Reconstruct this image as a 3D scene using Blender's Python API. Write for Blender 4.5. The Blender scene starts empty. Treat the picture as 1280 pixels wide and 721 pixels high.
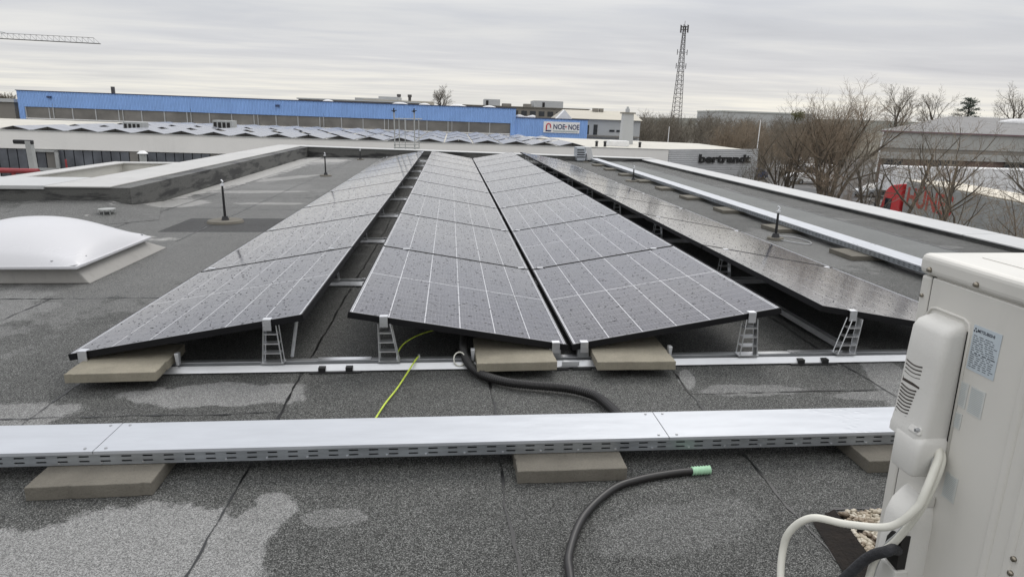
import bpy, math, random
from mathutils import Matrix, Vector, Euler
R = math.radians
D = bpy.data
scene = bpy.context.scene
col = scene.collection
rnd = random.Random(7)

# ---------------------------------------------------------------- mesh helpers
class MB:
    def __init__(s): s.v = []; s.f = []; s.m = []
    def add(s, vs, fs, mi=0):
        b = len(s.v); s.v += [tuple(v) for v in vs]
        for f in fs: s.f.append(tuple(b + i for i in f)); s.m.append(mi)
        return s
    def box(s, x0, x1, y0, y1, z0, z1, mi=0):
        vs = [(x, y, z) for z in (z0, z1) for y in (y0, y1) for x in (x0, x1)]
        return s.add(vs, [(0, 2, 3, 1), (4, 5, 7, 6), (0, 1, 5, 4), (2, 6, 7, 3), (0, 4, 6, 2), (1, 3, 7, 5)], mi)
    def hexa(s, vs, mi=0):      # 4 bottom (ccw) + 4 top
        return s.add(vs, [(3, 2, 1, 0), (4, 5, 6, 7), (0, 1, 5, 4), (1, 2, 6, 5), (2, 3, 7, 6), (3, 0, 4, 7)], mi)
    def prism(s, poly, z0, z1, mi=0):   # plan polygon ccw
        n = len(poly)
        vs = [(x, y, z0) for x, y in poly] + [(x, y, z1) for x, y in poly]
        fs = [tuple(reversed(range(n))), tuple(range(n, 2 * n))] + [(i, (i + 1) % n, n + (i + 1) % n, n + i) for i in range(n)]
        return s.add(vs, fs, mi)
    def wall(s, p, q, th, z0, z1, zq=None, mi=0):   # wall from p to q, thickness to the left of p->q
        dx, dy = q[0] - p[0], q[1] - p[1]; l = math.hypot(dx, dy); nx, ny = -dy / l * th, dx / l * th
        zq = z1 if zq is None else zq
        a, b, c, d = p, q, (q[0] + nx, q[1] + ny), (p[0] + nx, p[1] + ny)
        return s.hexa([(a[0], a[1], z0), (b[0], b[1], z0), (c[0], c[1], z0), (d[0], d[1], z0),
                       (a[0], a[1], z1), (b[0], b[1], zq), (c[0], c[1], zq), (d[0], d[1], z1)], mi)
    def cyl(s, c, r, z0, z1, n=16, r2=None, mi=0):
        r2 = r if r2 is None else r2
        vs = [(c[0] + r * math.cos(2 * math.pi * i / n), c[1] + r * math.sin(2 * math.pi * i / n), z0) for i in range(n)]
        vs += [(c[0] + r2 * math.cos(2 * math.pi * i / n), c[1] + r2 * math.sin(2 * math.pi * i / n), z1) for i in range(n)]
        fs = [tuple(reversed(range(n))), tuple(range(n, 2 * n))] + [(i, (i + 1) % n, n + (i + 1) % n, n + i) for i in range(n)]
        return s.add(vs, fs, mi)
    def tube(s, pts, rad, n=6, mi=0, cap=True):
        P = [Vector(p) for p in pts]; k = len(P)
        rs = rad if isinstance(rad, (list, tuple)) else [rad] * k
        b = len(s.v); u = None
        for i in range(k):
            t = (P[min(i + 1, k - 1)] - P[max(i - 1, 0)])
            if t.length < 1e-9: t = Vector((0, 0, 1))
            t.normalize()
            if u is None:
                a = Vector((0, 0, 1)) if abs(t.z) < .9 else Vector((1, 0, 0)); u = t.cross(a).normalized()
            else:
                u = (u - t * u.dot(t)); u = u.normalized() if u.length > 1e-6 else t.orthogonal().normalized()
            w = t.cross(u)
            for j in range(n):
                an = 2 * math.pi * j / n
                s.v.append(tuple(P[i] + (u * math.cos(an) + w * math.sin(an)) * rs[i]))
        for i in range(k - 1):
            for j in range(n):
                j2 = (j + 1) % n
                s.f.append((b + i * n + j, b + i * n + j2, b + (i + 1) * n + j2, b + (i + 1) * n + j)); s.m.append(mi)
        if cap:
            s.f.append(tuple(b + j for j in reversed(range(n)))); s.m.append(mi)
            s.f.append(tuple(b + (k - 1) * n + j for j in range(n))); s.m.append(mi)
        return s
    def bar(s, p, q, w, mi=0, n=4): return s.tube([p, q], w * .7, n, mi)
    def build(s, name, mat, parent=None, smooth=False, bevel=0, seg=2):
        me = D.meshes.new(name); me.from_pydata(s.v, [], s.f)
        for m in (mat if isinstance(mat, list) else [mat]): me.materials.append(m)
        me.polygons.foreach_set('material_index', s.m)
        if smooth: me.polygons.foreach_set('use_smooth', [True] * len(s.f))
        me.update()
        o = D.objects.new(name, me); col.objects.link(o); o.parent = parent
        if bevel:
            md = o.modifiers.new('bevel', 'BEVEL'); md.width = bevel; md.segments = seg; md.limit_method = 'ANGLE'; md.angle_limit = R(30)
        return o

def spline(pts, n=8):
    P = [Vector(p) for p in pts]; P = [P[0] * 2 - P[1]] + P + [P[-1] * 2 - P[-2]]; out = []
    for i in range(1, len(P) - 2):
        for k in range(n):
            t = k / n
            out.append(.5 * ((2 * P[i]) + (P[i + 1] - P[i - 1]) * t + (2 * P[i - 1] - 5 * P[i] + 4 * P[i + 1] - P[i + 2]) * t * t + (3 * P[i] - P[i - 1] - 3 * P[i + 1] + P[i + 2]) * t ** 3))
    out.append(P[-2]); return out

BG = []; bgmode = [False]
def reg(o):
    if bgmode[0]: BG.append(o)
    return o
def thing(name, label, cat, loc=(0, 0, 0), rz=0, group=None):
    o = D.objects.new(name, None); col.objects.link(o); o.empty_display_size = .1
    o.location = loc; o.rotation_euler = (0, 0, rz); o['label'] = label; o['category'] = cat
    if group: o['group'] = group
    return reg(o)
def tag(o, label, cat, group=None):
    o['label'] = label; o['category'] = cat
    if group: o['group'] = group
    return reg(o)
def struct(o, kind='structure'):
    o['kind'] = kind; return reg(o)
def copy_tree(o, parent=None, label=None, loc=None, rz=None, sc=None):
    c = o.copy(); col.objects.link(c); c.parent = parent
    for ch in list(o.children): copy_tree(ch, c)
    if label: c['label'] = label
    if loc is not None: c.location = loc
    if rz is not None: c.rotation_euler.z = rz
    if sc is not None: c.scale = (sc, sc, sc) if not isinstance(sc, tuple) else sc
    if parent is None: reg(c)
    return c
def text_part(name, body, size, mat, parent, loc, rot, ext=.002, sx=1.0, off=0.0, align='LEFT'):
    cu = D.curves.new(name, 'FONT'); cu.body = body; cu.size = size; cu.extrude = ext; cu.offset = off; cu.align_x = align; cu.resolution_u = 3
    t = D.objects.new('tmp', cu); col.objects.link(t)
    dg = bpy.context.evaluated_depsgraph_get(); dg.update()
    me = D.meshes.new_from_object(t.evaluated_get(dg)); D.objects.remove(t); D.curves.remove(cu)
    me.materials.clear(); me.materials.append(mat)
    o = D.objects.new(name, me); col.objects.link(o); o.parent = parent; o.location = loc; o.rotation_euler = rot; o.scale = (sx, 1, 1)
    return o
ORD = ['first', 'second', 'third', 'fourth', 'fifth', 'sixth', 'seventh', 'eighth', 'ninth', 'tenth', 'eleventh', 'twelfth', 'thirteenth', 'fourteenth', 'fifteenth', 'sixteenth', 'seventeenth', 'eighteenth', 'nineteenth', 'twentieth']

# ---------------------------------------------------------------- material helpers
class NT:
    def __init__(s, name):
        s.mat = D.materials.new(name); s.mat.use_nodes = True; s.t = s.mat.node_tree; s.n = s.t.nodes
        s.bsdf = s.n['Principled BSDF']; s.tc = s.n.new('ShaderNodeTexCoord')
    def link(s, a, b): s.t.links.new(a, b)
    def put(s, sock, v):
        if hasattr(v, 'is_output') or hasattr(v, 'links'): s.link(v, sock)
        elif isinstance(v, (tuple, list)) and len(v) == 3 and sock.type == 'RGBA': sock.default_value = (*v, 1)
        else: sock.default_value = v
    def math(s, op, a, b=None, c=None, clamp=False):
        n = s.n.new('ShaderNodeMath'); n.operation = op; n.use_clamp = clamp
        for i, x in enumerate((a, b, c)):
            if x is not None: s.put(n.inputs[i], x)
        return n.outputs[0]
    def noise(s, vec, scale, detail=2, rough=.5, dist=0):
        n = s.n.new('ShaderNodeTexNoise'); s.link(vec, n.inputs['Vector']); n.inputs['Scale'].default_value = scale
        n.inputs['Detail'].default_value = detail; n.inputs['Roughness'].default_value = rough; n.inputs['Distortion'].default_value = dist
        return n.outputs['Fac']
    def voro(s, vec, scale, out='Distance', feature='F1'):
        n = s.n.new('ShaderNodeTexVoronoi'); n.feature = feature; s.link(vec, n.inputs['Vector']); n.inputs['Scale'].default_value = scale
        return n.outputs[out]
    def ramp(s, fac, stops):
        n = s.n.new('ShaderNodeValToRGB'); s.put(n.inputs[0], fac); e = n.color_ramp.elements
        while len(e) < len(stops): e.new(.5)
        for el, (p, c) in zip(e, stops): el.position = p; el.color = (*c, 1) if isinstance(c, tuple) else (c, c, c, 1)
        return n.outputs[0]
    def mix(s, fac, a, b, mode='MIX'):
        n = s.n.new('ShaderNodeMix'); n.data_type = 'RGBA'; n.blend_type = mode; s.put(n.inputs[0], fac)
        s.put(n.inputs[6], a); s.put(n.inputs[7], b); return n.outputs[2]
    def step(s, v, a, b):      # smooth 0..1 from a to b
        n = s.n.new('ShaderNodeMapRange'); n.interpolation_type = 'SMOOTHSTEP'; s.put(n.inputs['Value'], v)
        n.inputs['From Min'].default_value = a; n.inputs['From Max'].default_value = b; return n.outputs[0]
    def bump(s, h, strength=.3, dist=.01, normal=None):
        n = s.n.new('ShaderNodeBump'); s.put(n.inputs['Height'], h); n.inputs['Strength'].default_value = strength; n.inputs['Distance'].default_value = dist
        if normal is not None: s.link(normal, n.inputs['Normal'])
        return n.outputs[0]
    def mapping(s, vec, scale=(1, 1, 1), loc=(0, 0, 0), rot=(0, 0, 0)):
        n = s.n.new('ShaderNodeMapping'); s.link(vec, n.inputs[0]); n.inputs['Scale'].default_value = scale
        n.inputs['Location'].default_value = loc; n.inputs['Rotation'].default_value = rot; return n.outputs[0]
    def done(s, color=None, rough=None, metal=None, normal=None, spec=None, **kw):
        b = s.bsdf
        if color is not None: s.put(b.inputs['Base Color'], color)
        if rough is not None: s.put(b.inputs['Roughness'], rough)
        if metal is not None: s.put(b.inputs['Metallic'], metal)
        if normal is not None: s.link(normal, b.inputs['Normal'])
        if spec is not None: s.put(b.inputs['Specular IOR Level'], spec)
        for k, v in kw.items(): s.put(b.inputs[k.replace('_', ' ')], v)
        return s.mat

def simple(name, c, rough=.6, metal=0, var=.12, scale=3, bump=0, bscale=60, spec=None, dirt=0.0):
    t = NT(name); v = t.tc.outputs['Object']
    n = t.noise(v, scale, 4, .6)
    lo = tuple(x * (1 - var) for x in c); hi = tuple(min(1, x * (1 + var)) for x in c)
    cc = t.ramp(n, [(.3, lo), (.7, hi)])
    if dirt:
        d = t.step(t.noise(t.mapping(v, (1, 1, .25)), scale * 3, 5, .65), .5, .75)
        cc = t.mix(t.math('MULTIPLY', d, dirt), cc, tuple(x * .45 for x in c))
    nm = t.bump(t.noise(v, bscale, 3, .6), bump, .01) if bump else None
    rr = t.math('MULTIPLY_ADD', n, .2, rough - .1)
    return t.done(cc, rr, metal, nm, spec)

# ---- roof membrane
def membrane_mat():
    t = NT('bitumen_membrane'); v = t.tc.outputs['Object']
    sx = t.n.new('ShaderNodeSeparateXYZ'); t.link(v, sx.inputs[0]); X, Y = sx.outputs[0], sx.outputs[1]
    g1 = t.noise(v, 270, 3, .75); g2 = t.voro(v, 350, 'Color'); sg = t.n.new('ShaderNodeSeparateColor'); t.link(g2, sg.inputs[0])
    gran = t.math('ADD', t.math('MULTIPLY', g1, .55), t.math('MULTIPLY', sg.outputs[0], .45))
    speck = t.ramp(gran, [(.28, (.010, .010, .010)), (.47, (.046, .047, .044)), (.62, (.112, .114, .108)), (.80, (.32, .32, .31))])
    big = t.noise(v, .8, 5, .6); mid = t.noise(v, 5, 4, .65)
    tone = t.math('MULTIPLY_ADD', t.math('ADD', t.math('MULTIPLY', big, .7), t.math('MULTIPLY', mid, .5)), 1.0, .42)
    c = t.mix(1, speck, t.n.new('ShaderNodeCombineColor').outputs[0], 'MULTIPLY')
    comb = c.node.inputs[7].links[0].from_node
    for i in range(3): t.link(tone, comb.inputs[i])
    # dry and silted patches plus two broad lighter areas at left, ragged outlines (x, y, rx, ry, rotation, amount)
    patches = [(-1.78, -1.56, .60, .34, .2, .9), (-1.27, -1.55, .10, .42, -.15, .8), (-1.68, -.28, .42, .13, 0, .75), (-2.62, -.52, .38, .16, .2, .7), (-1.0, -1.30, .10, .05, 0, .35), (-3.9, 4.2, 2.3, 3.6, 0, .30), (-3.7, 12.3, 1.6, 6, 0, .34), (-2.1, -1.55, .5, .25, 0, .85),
               (.83, -.36, .26, .07, 0, .5), (1.36, -.45, .16, .05, 0, .5), (1.62, -.25, .10, .5, -.35, .55), (.57, -.20, .045, .14, -.3, .7), (.1, -1.42, .3, .12, .3, .18), (-4.0, 1.1, .72, .75, 0, .55),
               (-3.9, 8.3, 1.3, .35, .1, .45), (-4.72, 12.3, .48, 4.9, -.03, .95), (-4.35, 15.3, .9, .9, 0, .8), (-3.6, 8.9, .55, .5, 0, .5), (-4.6, 6.25, .9, .14, .3, .45), (-3.1, 7.0, .7, .22, 0, .35), (-4.4, 9.5, .5, 1.5, -.1, .5), (-3.0, 14.8, .5, .25, .0, .35),
               (3.0, 3.3, .5, 1.1, -.1, .3), (4.35, 5.3, .5, .18, 0, .35), (4.5, 3.3, .35, .12, 0, .3), (4.3, 9.2, .5, .2, 0, .35), (-4.6, 3.55, .9, .28, 0, .7)]
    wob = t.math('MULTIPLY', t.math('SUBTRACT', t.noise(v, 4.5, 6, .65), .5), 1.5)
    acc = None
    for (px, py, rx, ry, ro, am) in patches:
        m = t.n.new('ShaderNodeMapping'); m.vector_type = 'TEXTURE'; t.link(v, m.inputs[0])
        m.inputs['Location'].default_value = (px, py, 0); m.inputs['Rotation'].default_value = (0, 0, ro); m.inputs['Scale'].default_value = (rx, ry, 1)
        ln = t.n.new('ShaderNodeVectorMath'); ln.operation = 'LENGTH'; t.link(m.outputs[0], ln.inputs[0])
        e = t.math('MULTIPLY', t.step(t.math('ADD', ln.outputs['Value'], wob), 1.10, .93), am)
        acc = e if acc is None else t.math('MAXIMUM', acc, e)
    silt = None
    for (px, py, rx, ry, ro, am) in [(-4.72, 11.8, .42, 5.2, -.03, 1), (-4.3, 16.0, .8, .8, 0, .8), (-4.55, 6.6, .45, .5, .3, .6), (-4.75, 3.75, 1.2, .26, 0, .9), (-3.9, 8.1, .9, .18, .1, .5), (-3.2, 6.6, .5, .12, 0, .5), (-3.9, 10.6, .22, .9, -.5, .5)]:
        m = t.n.new('ShaderNodeMapping'); m.vector_type = 'TEXTURE'; t.link(v, m.inputs[0])
        m.inputs['Location'].default_value = (px, py, 0); m.inputs['Rotation'].default_value = (0, 0, ro); m.inputs['Scale'].default_value = (rx, ry, 1)
        ln = t.n.new('ShaderNodeVectorMath'); ln.operation = 'LENGTH'; t.link(m.outputs[0], ln.inputs[0])
        e = t.math('MULTIPLY', t.step(t.math('ADD', ln.outputs['Value'], wob), 1.12, .92), am)
        silt = e if silt is None else t.math('MAXIMUM', silt, e)
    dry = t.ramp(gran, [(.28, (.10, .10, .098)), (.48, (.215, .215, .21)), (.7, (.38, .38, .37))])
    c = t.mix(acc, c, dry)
    c = t.mix(silt, c, t.ramp(gran, [(.3, (.24, .235, .22)), (.7, (.46, .455, .44))]))
    # the strip beyond the right cable tray is a paler, greener felt
    rs = t.math('MULTIPLY', t.step(X, 3.50, 3.52), t.step(X, 4.62, 4.60))
    pale = t.ramp(t.noise(v, 60, 4, .7), [(.3, (.11, .117, .113)), (.7, (.21, .217, .212))])
    c = t.mix(t.math('MULTIPLY', rs, .85), c, pale)
    # dark wet square of new felt under the lightning rod
    sq = t.math('MULTIPLY', t.math('LESS_THAN', t.math('ABSOLUTE', t.math('ADD', X, 3.18)), .60), t.math('LESS_THAN', t.math('ABSOLUTE', t.math('ADD', Y, -4.66)), .50))
    c = t.mix(t.math('MULTIPLY', sq, .75), c, (.022, .022, .023))
    wetn = t.noise(v, 1.7, 4, .6)
    rough = t.math('MULTIPLY_ADD', wetn, .25, .55)
    nm = t.bump(gran, .6, .005, t.bump(mid, .2, .02))
    return t.done(c, rough, 0, nm, .22)

def panel_mat(far=False):
    t = NT('solar_glass_far' if far else 'solar_glass'); v = t.tc.outputs['Object']
    sx = t.n.new('ShaderNodeSeparateXYZ'); t.link(v, sx.inputs[0]); X, Y = sx.outputs[0], sx.outputs[1]
    oi = t.n.new('ShaderNodeObjectInfo')
    ox = t.math('SUBTRACT', X, .018); oy = t.math('SUBTRACT', Y, .020)
    colline = t.math('LESS_THAN', t.math('PINGPONG', ox, .0915), .0024)
    cen = t.math('LESS_THAN', t.math('ABSOLUTE', t.math('SUBTRACT', Y, .875)), .0036)
    rowline = t.math('MULTIPLY', t.math('LESS_THAN', t.math('PINGPONG', oy, .04275), .0012), .42)
    bus = t.math('MULTIPLY', t.math('LESS_THAN', t.math('PINGPONG', ox, .0092), .0006), .22)
    ex = t.math('MAXIMUM', t.math('LESS_THAN', X, .019), t.math('GREATER_THAN', X, 1.115))
    ey = t.math('MAXIMUM', t.math('LESS_THAN', Y, .021), t.math('GREATER_THAN', Y, 1.729))
    line = t.math('MAXIMUM', t.math('MAXIMUM', t.math('MULTIPLY', colline, .9), cen), t.math('MAXIMUM', rowline, bus))
    line = t.math('MAXIMUM', line, t.math('MULTIPLY', t.math('MAXIMUM', ex, ey), .30))
    off = t.n.new('ShaderNodeVectorMath'); off.operation = 'ADD'; t.link(v, off.inputs[0])
    cx = t.n.new('ShaderNodeCombineXYZ'); t.link(t.math('MULTIPLY', oi.outputs['Random'], 37), cx.inputs[0]); t.link(cx.outputs[0], off.inputs[1])
    w = off.outputs[0]
    cell = t.ramp(t.noise(w, 2.5, 3, .6), [(.3, (.012, .011, .022)), (.7, (.022, .020, .036))])
    def drops(scale, keep, size):
        d = t.voro(w, scale); cl = t.voro(w, scale, 'Color'); sp = t.n.new('ShaderNodeSeparateColor'); t.link(cl, sp.inputs[0])
        k = t.math('LESS_THAN', sp.outputs[0], keep); sz = t.math('MULTIPLY_ADD', sp.outputs[1], size * .6, size * .5)
        r = t.math('DIVIDE', d, sz); return t.math('MULTIPLY', t.math('SUBTRACT', 1, r, clamp=True), k)
    d1 = drops(30, .38, .33); d2 = drops(75, .42, .36); d3 = drops(190, .5, .42)
    dr = t.math('MAXIMUM', t.math('MAXIMUM', d1, t.math('MULTIPLY', d2, .6)), t.math('MULTIPLY', d3, .35))
    c = t.mix(line, cell, (.60, .60, .62))
    dust = t.step(t.noise(t.mapping(w, (1, .35, 1)), 6, 6, .7), .4, .8)
    c = t.mix(t.math('MULTIPLY', dust, .10), c, (.25, .24, .22))
    spot = t.step(dr, .03, .25)
    c = t.mix(t.math('MULTIPLY', spot, .6), c, (.012, .012, .016))
    nm = t.bump(t.math('SQRT', t.math('MAXIMUM', d1, t.math('MULTIPLY', d2, .6))), .45, .004)
    rough = t.math('MULTIPLY_ADD', t.noise(w, 3, 3, .6), .10, .05)
    rough = t.math('ADD', rough, t.math('MULTIPLY', spot, .35))
    return t.done(c, rough, 0, nm, .5, IOR=1.33, Coat_Weight=t.math('SUBTRACT', .80, t.math('MULTIPLY', spot, .72)), Coat_Roughness=.10, Coat_IOR=1.42)

def metal_mat(name, c, rough, var=.1, drops=0, streak=True):
    t = NT(name); v = t.tc.outputs['Object']
    n = t.noise(t.mapping(v, (1.2, 6, 6)) if streak else v, 4, 5, .65)
    cc = t.ramp(n, [(.3, tuple(x * (1 - var) for x in c)), (.7, tuple(min(1, x * (1 + var)) for x in c))])
    nm = None; rr = t.math('MULTIPLY_ADD', n, .25, rough - .12)
    if drops:
        d = t.voro(t.mapping(v, (.6, 1.4, 1)), 42); k = t.step(t.noise(v, 1.3, 3, .5), .46, .56)
        sx = t.n.new('ShaderNodeSeparateXYZ'); t.link(v, sx.inputs[0]); k = t.math('MULTIPLY', k, t.math('MULTIPLY_ADD', t.step(sx.outputs[0], 4.79, 4.81), .85, .15))
        h = t.math('MULTIPLY', t.step(d, .45, .2), k)
        nm = t.bump(h, .35, .003); cc = t.mix(t.math('MULTIPLY', h, .18), cc, (.3, .32, .36))
    return t.done(cc, rr, .85 if drops == 0 else .35, nm)

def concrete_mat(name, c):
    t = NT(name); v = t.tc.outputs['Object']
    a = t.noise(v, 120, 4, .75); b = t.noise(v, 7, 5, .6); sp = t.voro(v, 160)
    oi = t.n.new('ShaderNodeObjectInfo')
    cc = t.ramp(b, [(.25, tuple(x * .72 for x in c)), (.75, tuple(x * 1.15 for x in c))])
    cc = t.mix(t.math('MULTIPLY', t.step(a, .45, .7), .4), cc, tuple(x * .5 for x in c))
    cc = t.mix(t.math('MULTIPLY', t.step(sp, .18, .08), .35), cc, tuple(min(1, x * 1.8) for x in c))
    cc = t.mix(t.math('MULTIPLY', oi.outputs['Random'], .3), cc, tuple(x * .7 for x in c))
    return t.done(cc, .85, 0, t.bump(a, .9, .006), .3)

def corrugated(name, c, pitch, axis, rough=.45, var=.08):
    t = NT(name); v = t.tc.outputs['Object']; sx = t.n.new('ShaderNodeSeparateXYZ'); t.link(v, sx.inputs[0])
    w = t.math('PINGPONG', sx.outputs[axis], pitch / 2); h = t.step(w, pitch * .15, pitch * .3)
    n = t.noise(v, .5, 5, .6)
    cc = t.ramp(n, [(.3, tuple(x * (1 - var) for x in c)), (.7, tuple(min(1, x * (1 + var)) for x in c))])
    cc = t.mix(t.math('MULTIPLY', t.step(t.noise(t.mapping(v, (3, 3, .3)), 1.5, 4, .6), .5, .8), .15), cc, tuple(x * .5 for x in c))
    return t.done(cc, rough, 0, t.bump(h, .9, pitch * .35))

M = {}
M['membrane'] = membrane_mat()
M['glass'] = panel_mat()
M['alu'] = metal_mat('bare_aluminium', (.72, .73, .74), .36)
M['aludark'] = metal_mat('weathered_aluminium', (.42, .43, .44), .45)
M['galv'] = metal_mat('galvanised_side', (.44, .47, .50), .42, .18)
M['lid'] = metal_mat('wet_galvanised_lid', (.48, .50, .53), .36, .05, drops=1)
M['frame'] = simple('black_anodised_frame', (.010, .010, .011), .6, 0, .2, spec=.15)
M['lip'] = simple('bright_aluminium_lip', (.60, .61, .62), .35, .5, .08, 6)
M['edge'] = metal_mat('silver_frame_edge', (.75, .76, .78), .3)
M['back'] = simple('panel_backsheet', (.012, .012, .014), .5)
M['rubber'] = simple('black_rubber', (.008, .008, .008), .6)
M['pebblegrey'] = None
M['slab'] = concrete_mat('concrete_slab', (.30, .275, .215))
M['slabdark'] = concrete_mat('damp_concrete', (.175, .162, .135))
M['seam'] = simple('bitumen_seam', (.006, .006, .006), .35, 0, .3, 20)
M['tar'] = simple('wet_tar', (.014, .011, .009), .75, 0, .5, 30, .6, 80, spec=.15)
M['caplight'] = simple('pale_coping', (.45, .445, .43), .5, 0, .06, 1.5, dirt=.22)
M['capwhite'] = simple('white_coping', (.46, .465, .46), .4, 0, .04, 1.5, dirt=.12)
M['upstand'] = None
M['wallpale'] = simple('pale_render', (.55, .54, .50), .8, 0, .08, .6, dirt=.15)
M['acw'] = simple('cream_painted_steel', (.63, .615, .57), .42, 0, .04, 2.5, dirt=.13)
M['acp'] = simple('cream_plastic', (.65, .64, .605), .5, 0, .04, 4, .12, 220, dirt=.10)
M['dark'] = simple('dark_gap', (.012, .011, .010), .7)
M['slot'] = simple('slot_shadow_brown', (.045, .036, .028), .7)
M['whitecable'] = simple('white_cable_jacket', (.66, .65, .58), .45, 0, .05, 20)
M['blackhose'] = simple('black_hose_rubber', (.016, .015, .015), .42, 0, .3, 12)
M['foam'] = simple('pipe_insulation', (.03, .031, .035), .75, 0, .3, 30, .5, 90)
M['yellow'] = simple('yellow_green_jacket', (.50, .62, .07), .45, 0, .2, 30)
M['dome'] = simple('opal_acrylic', (.55, .55, .565), .25, 0, .015, 1)
M['curb'] = simple('curb_plastic', (.30, .29, .27), .6, 0, .08, 3, dirt=.25)
M['redpaint'] = simple('dull_red_paint', (.28, .035, .04), .5, 0, .15)
M['greypaint'] = simple('grey_paint', (.36, .37, .36), .5)
M['white'] = simple('white_paint', (.78, .78, .77), .5, 0, .05)
M['black'] = simple('black_plastic', (.012, .012, .013), .45)
M['screw'] = metal_mat('tarnished_screw', (.30, .27, .22), .3)
M['mint'] = simple('mint_tape', (.38, .62, .42), .5, 0, .1, 30)
M['labelw'] = simple('sticker_paper', (.50, .56, .60), .4, 0, .05)
M['labelf'] = simple('faded_sticker', (.56, .575, .555), .5, 0, .05, 30)
M['ink'] = simple('label_ink', (.03, .035, .05), .5)
M['inkf'] = simple('faded_ink', (.42, .47, .48), .5)

def upstand_mat():
    t = NT('upstand_felt'); v = t.tc.outputs['Object']; sx = t.n.new('ShaderNodeSeparateXYZ'); t.link(v, sx.inputs[0])
    n = t.noise(v, 120, 3, .7); b = t.noise(t.mapping(v, (.5, .5, 3)), 2.2, 5, .65)
    c = t.ramp(n, [(.3, (.035, .035, .033)), (.7, (.15, .15, .14))])
    c = t.mix(t.step(b, .48, .6), c, (.02, .02, .02))
    return t.done(c, .6, 0, t.bump(n, .5, .004))
M['upstand'] = upstand_mat()
def pebble_mat():
    t = NT('pebble'); v = t.tc.outputs['Object']; oi = t.n.new('ShaderNodeObjectInfo')
    c = t.ramp(t.voro(v, 38, 'Color'), [(.0, (.10, .07, .045)), (.3, (.30, .24, .17)), (.6, (.45, .40, .31)), (1, (.62, .58, .50))])
    return t.done(c, .5, 0, t.bump(t.noise(v, 150, 2), .2, .002))
M['pebble'] = pebble_mat()

# ---------------------------------------------------------------- camera and light frames
CAM = Vector((-.6162, -3.2335, 1.265))
def cam_axes(p, r, y):
    f = Vector((-math.sin(y), math.cos(y), 0)); x = Vector((math.cos(y), math.sin(y), 0)); z = Vector((0, 0, 1))
    f2 = math.cos(p) * f - math.sin(p) * z; u2 = math.sin(p) * f + math.cos(p) * z
    return (math.cos(r) * x + math.sin(r) * u2, -math.sin(r) * x + math.cos(r) * u2, f2)
X, U, Dv = cam_axes(.2528, .0176, -.0948)
cd = D.cameras.new('camera'); cam = D.objects.new('camera', cd); col.objects.link(cam)
cd.sensor_width = 36; cd.lens = 36 * 827.24 / 1280; cd.clip_start = .05; cd.clip_end = 9000
m = Matrix((X, U, -Dv)).transposed().to_4x4(); m.translation = CAM; cam.matrix_world = m
scene.camera = cam

# ================================================================ OWN ROOF
roof = thing('office_building', 'flat roofed building in the foreground covered in wet grey bitumen felt, edged by pale copings', 'building')
ROOFPOLY = [(-12, -4.5), (5.75, -4.5), (5.75, 18.4), (-5.85, 18.4), (-5.85, 6.9), (-12, 6.9)]
# membrane: sheet with a ramp rising to the cross parapet on the left
mb = MB()
mb.add([(-5.1, -4.5, 0), (5.35, -4.5, 0), (5.35, 17.4, 0), (-5.15, 17.7, 0), (-5.15, 7.1, 0), (-5.1, 4.2, 0)], [(0, 1, 2, 3, 4, 5)])
mb.add([(-5.1, 4.2, 0), (-5.15, 7.1, 0), (-4.99, 5.78, .13)], [(0, 1, 2)]) if False else None
mb.add([(-12, -4.5, 0), (-5.1, -4.5, 0), (-5.1, 4.2, 0), (-12, 4.2, 0)], [(0, 1, 2, 3)])
mb.add([(-12, 4.2, 0), (-5.1, 4.2, 0), (-5.0, 5.80, .13), (-12, 5.80, .13)], [(0, 1, 2, 3)])
mb.add([(-5.1, 4.2, 0.0), (-4.1, 5.0, 0.004), (-4.9, 7.1, .004), (-5.15, 7.1, .004), (-5.0, 5.80, .13)], [(0, 1, 4), (1, 2, 4), (2, 3, 4)])
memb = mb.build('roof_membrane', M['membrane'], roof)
# lap seams: ragged dark ribbons
sm = MB()
def seam(p, q, w=.006, z=.003, wob=.011):
    p = Vector(p); q = Vector(q); L = (q - p).length; n = max(4, int(L / .045)); d = (q - p) / L; nn = Vector((-d.y, d.x)); off = 0
    near = 1.0
    prev = None
    for i in range(n + 1):
        c = p + d * (L * i / n); off = off * .9 + rnd.uniform(-wob, wob) * .5
        ww = w * rnd.choice((.25, .5, .8, 1.0, 1.3)) * (1 + max(0, c.y) * .06)
        a = c + nn * (off + ww); b = c + nn * (off - ww)
        cur = [(a.x, a.y, z), (b.x, b.y, z)]
        if prev: sm.add(prev + cur, [(0, 1, 3, 2)])
        prev = cur
for x, ya, yb in [(-5.0 + .0, -4, 4.1), (-3.37, -4, 1.45), (-3.37, 3.6, 17.3), (-2.39, -4, 17.3), (-1.37, -4, 17.3), (-.435, -4, 17.2), (.525, -4, 17.2), (1.505, -4, 17.2), (2.5, -4, 17.2), (3.46, -4, 17.1), (-4.35, 3.6, 17.4)]:
    seam((x, ya), (x + rnd.uniform(-.02, .02), yb), .0055)
seam((4.55, -4), (4.68, 17.2), .018)
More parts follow.
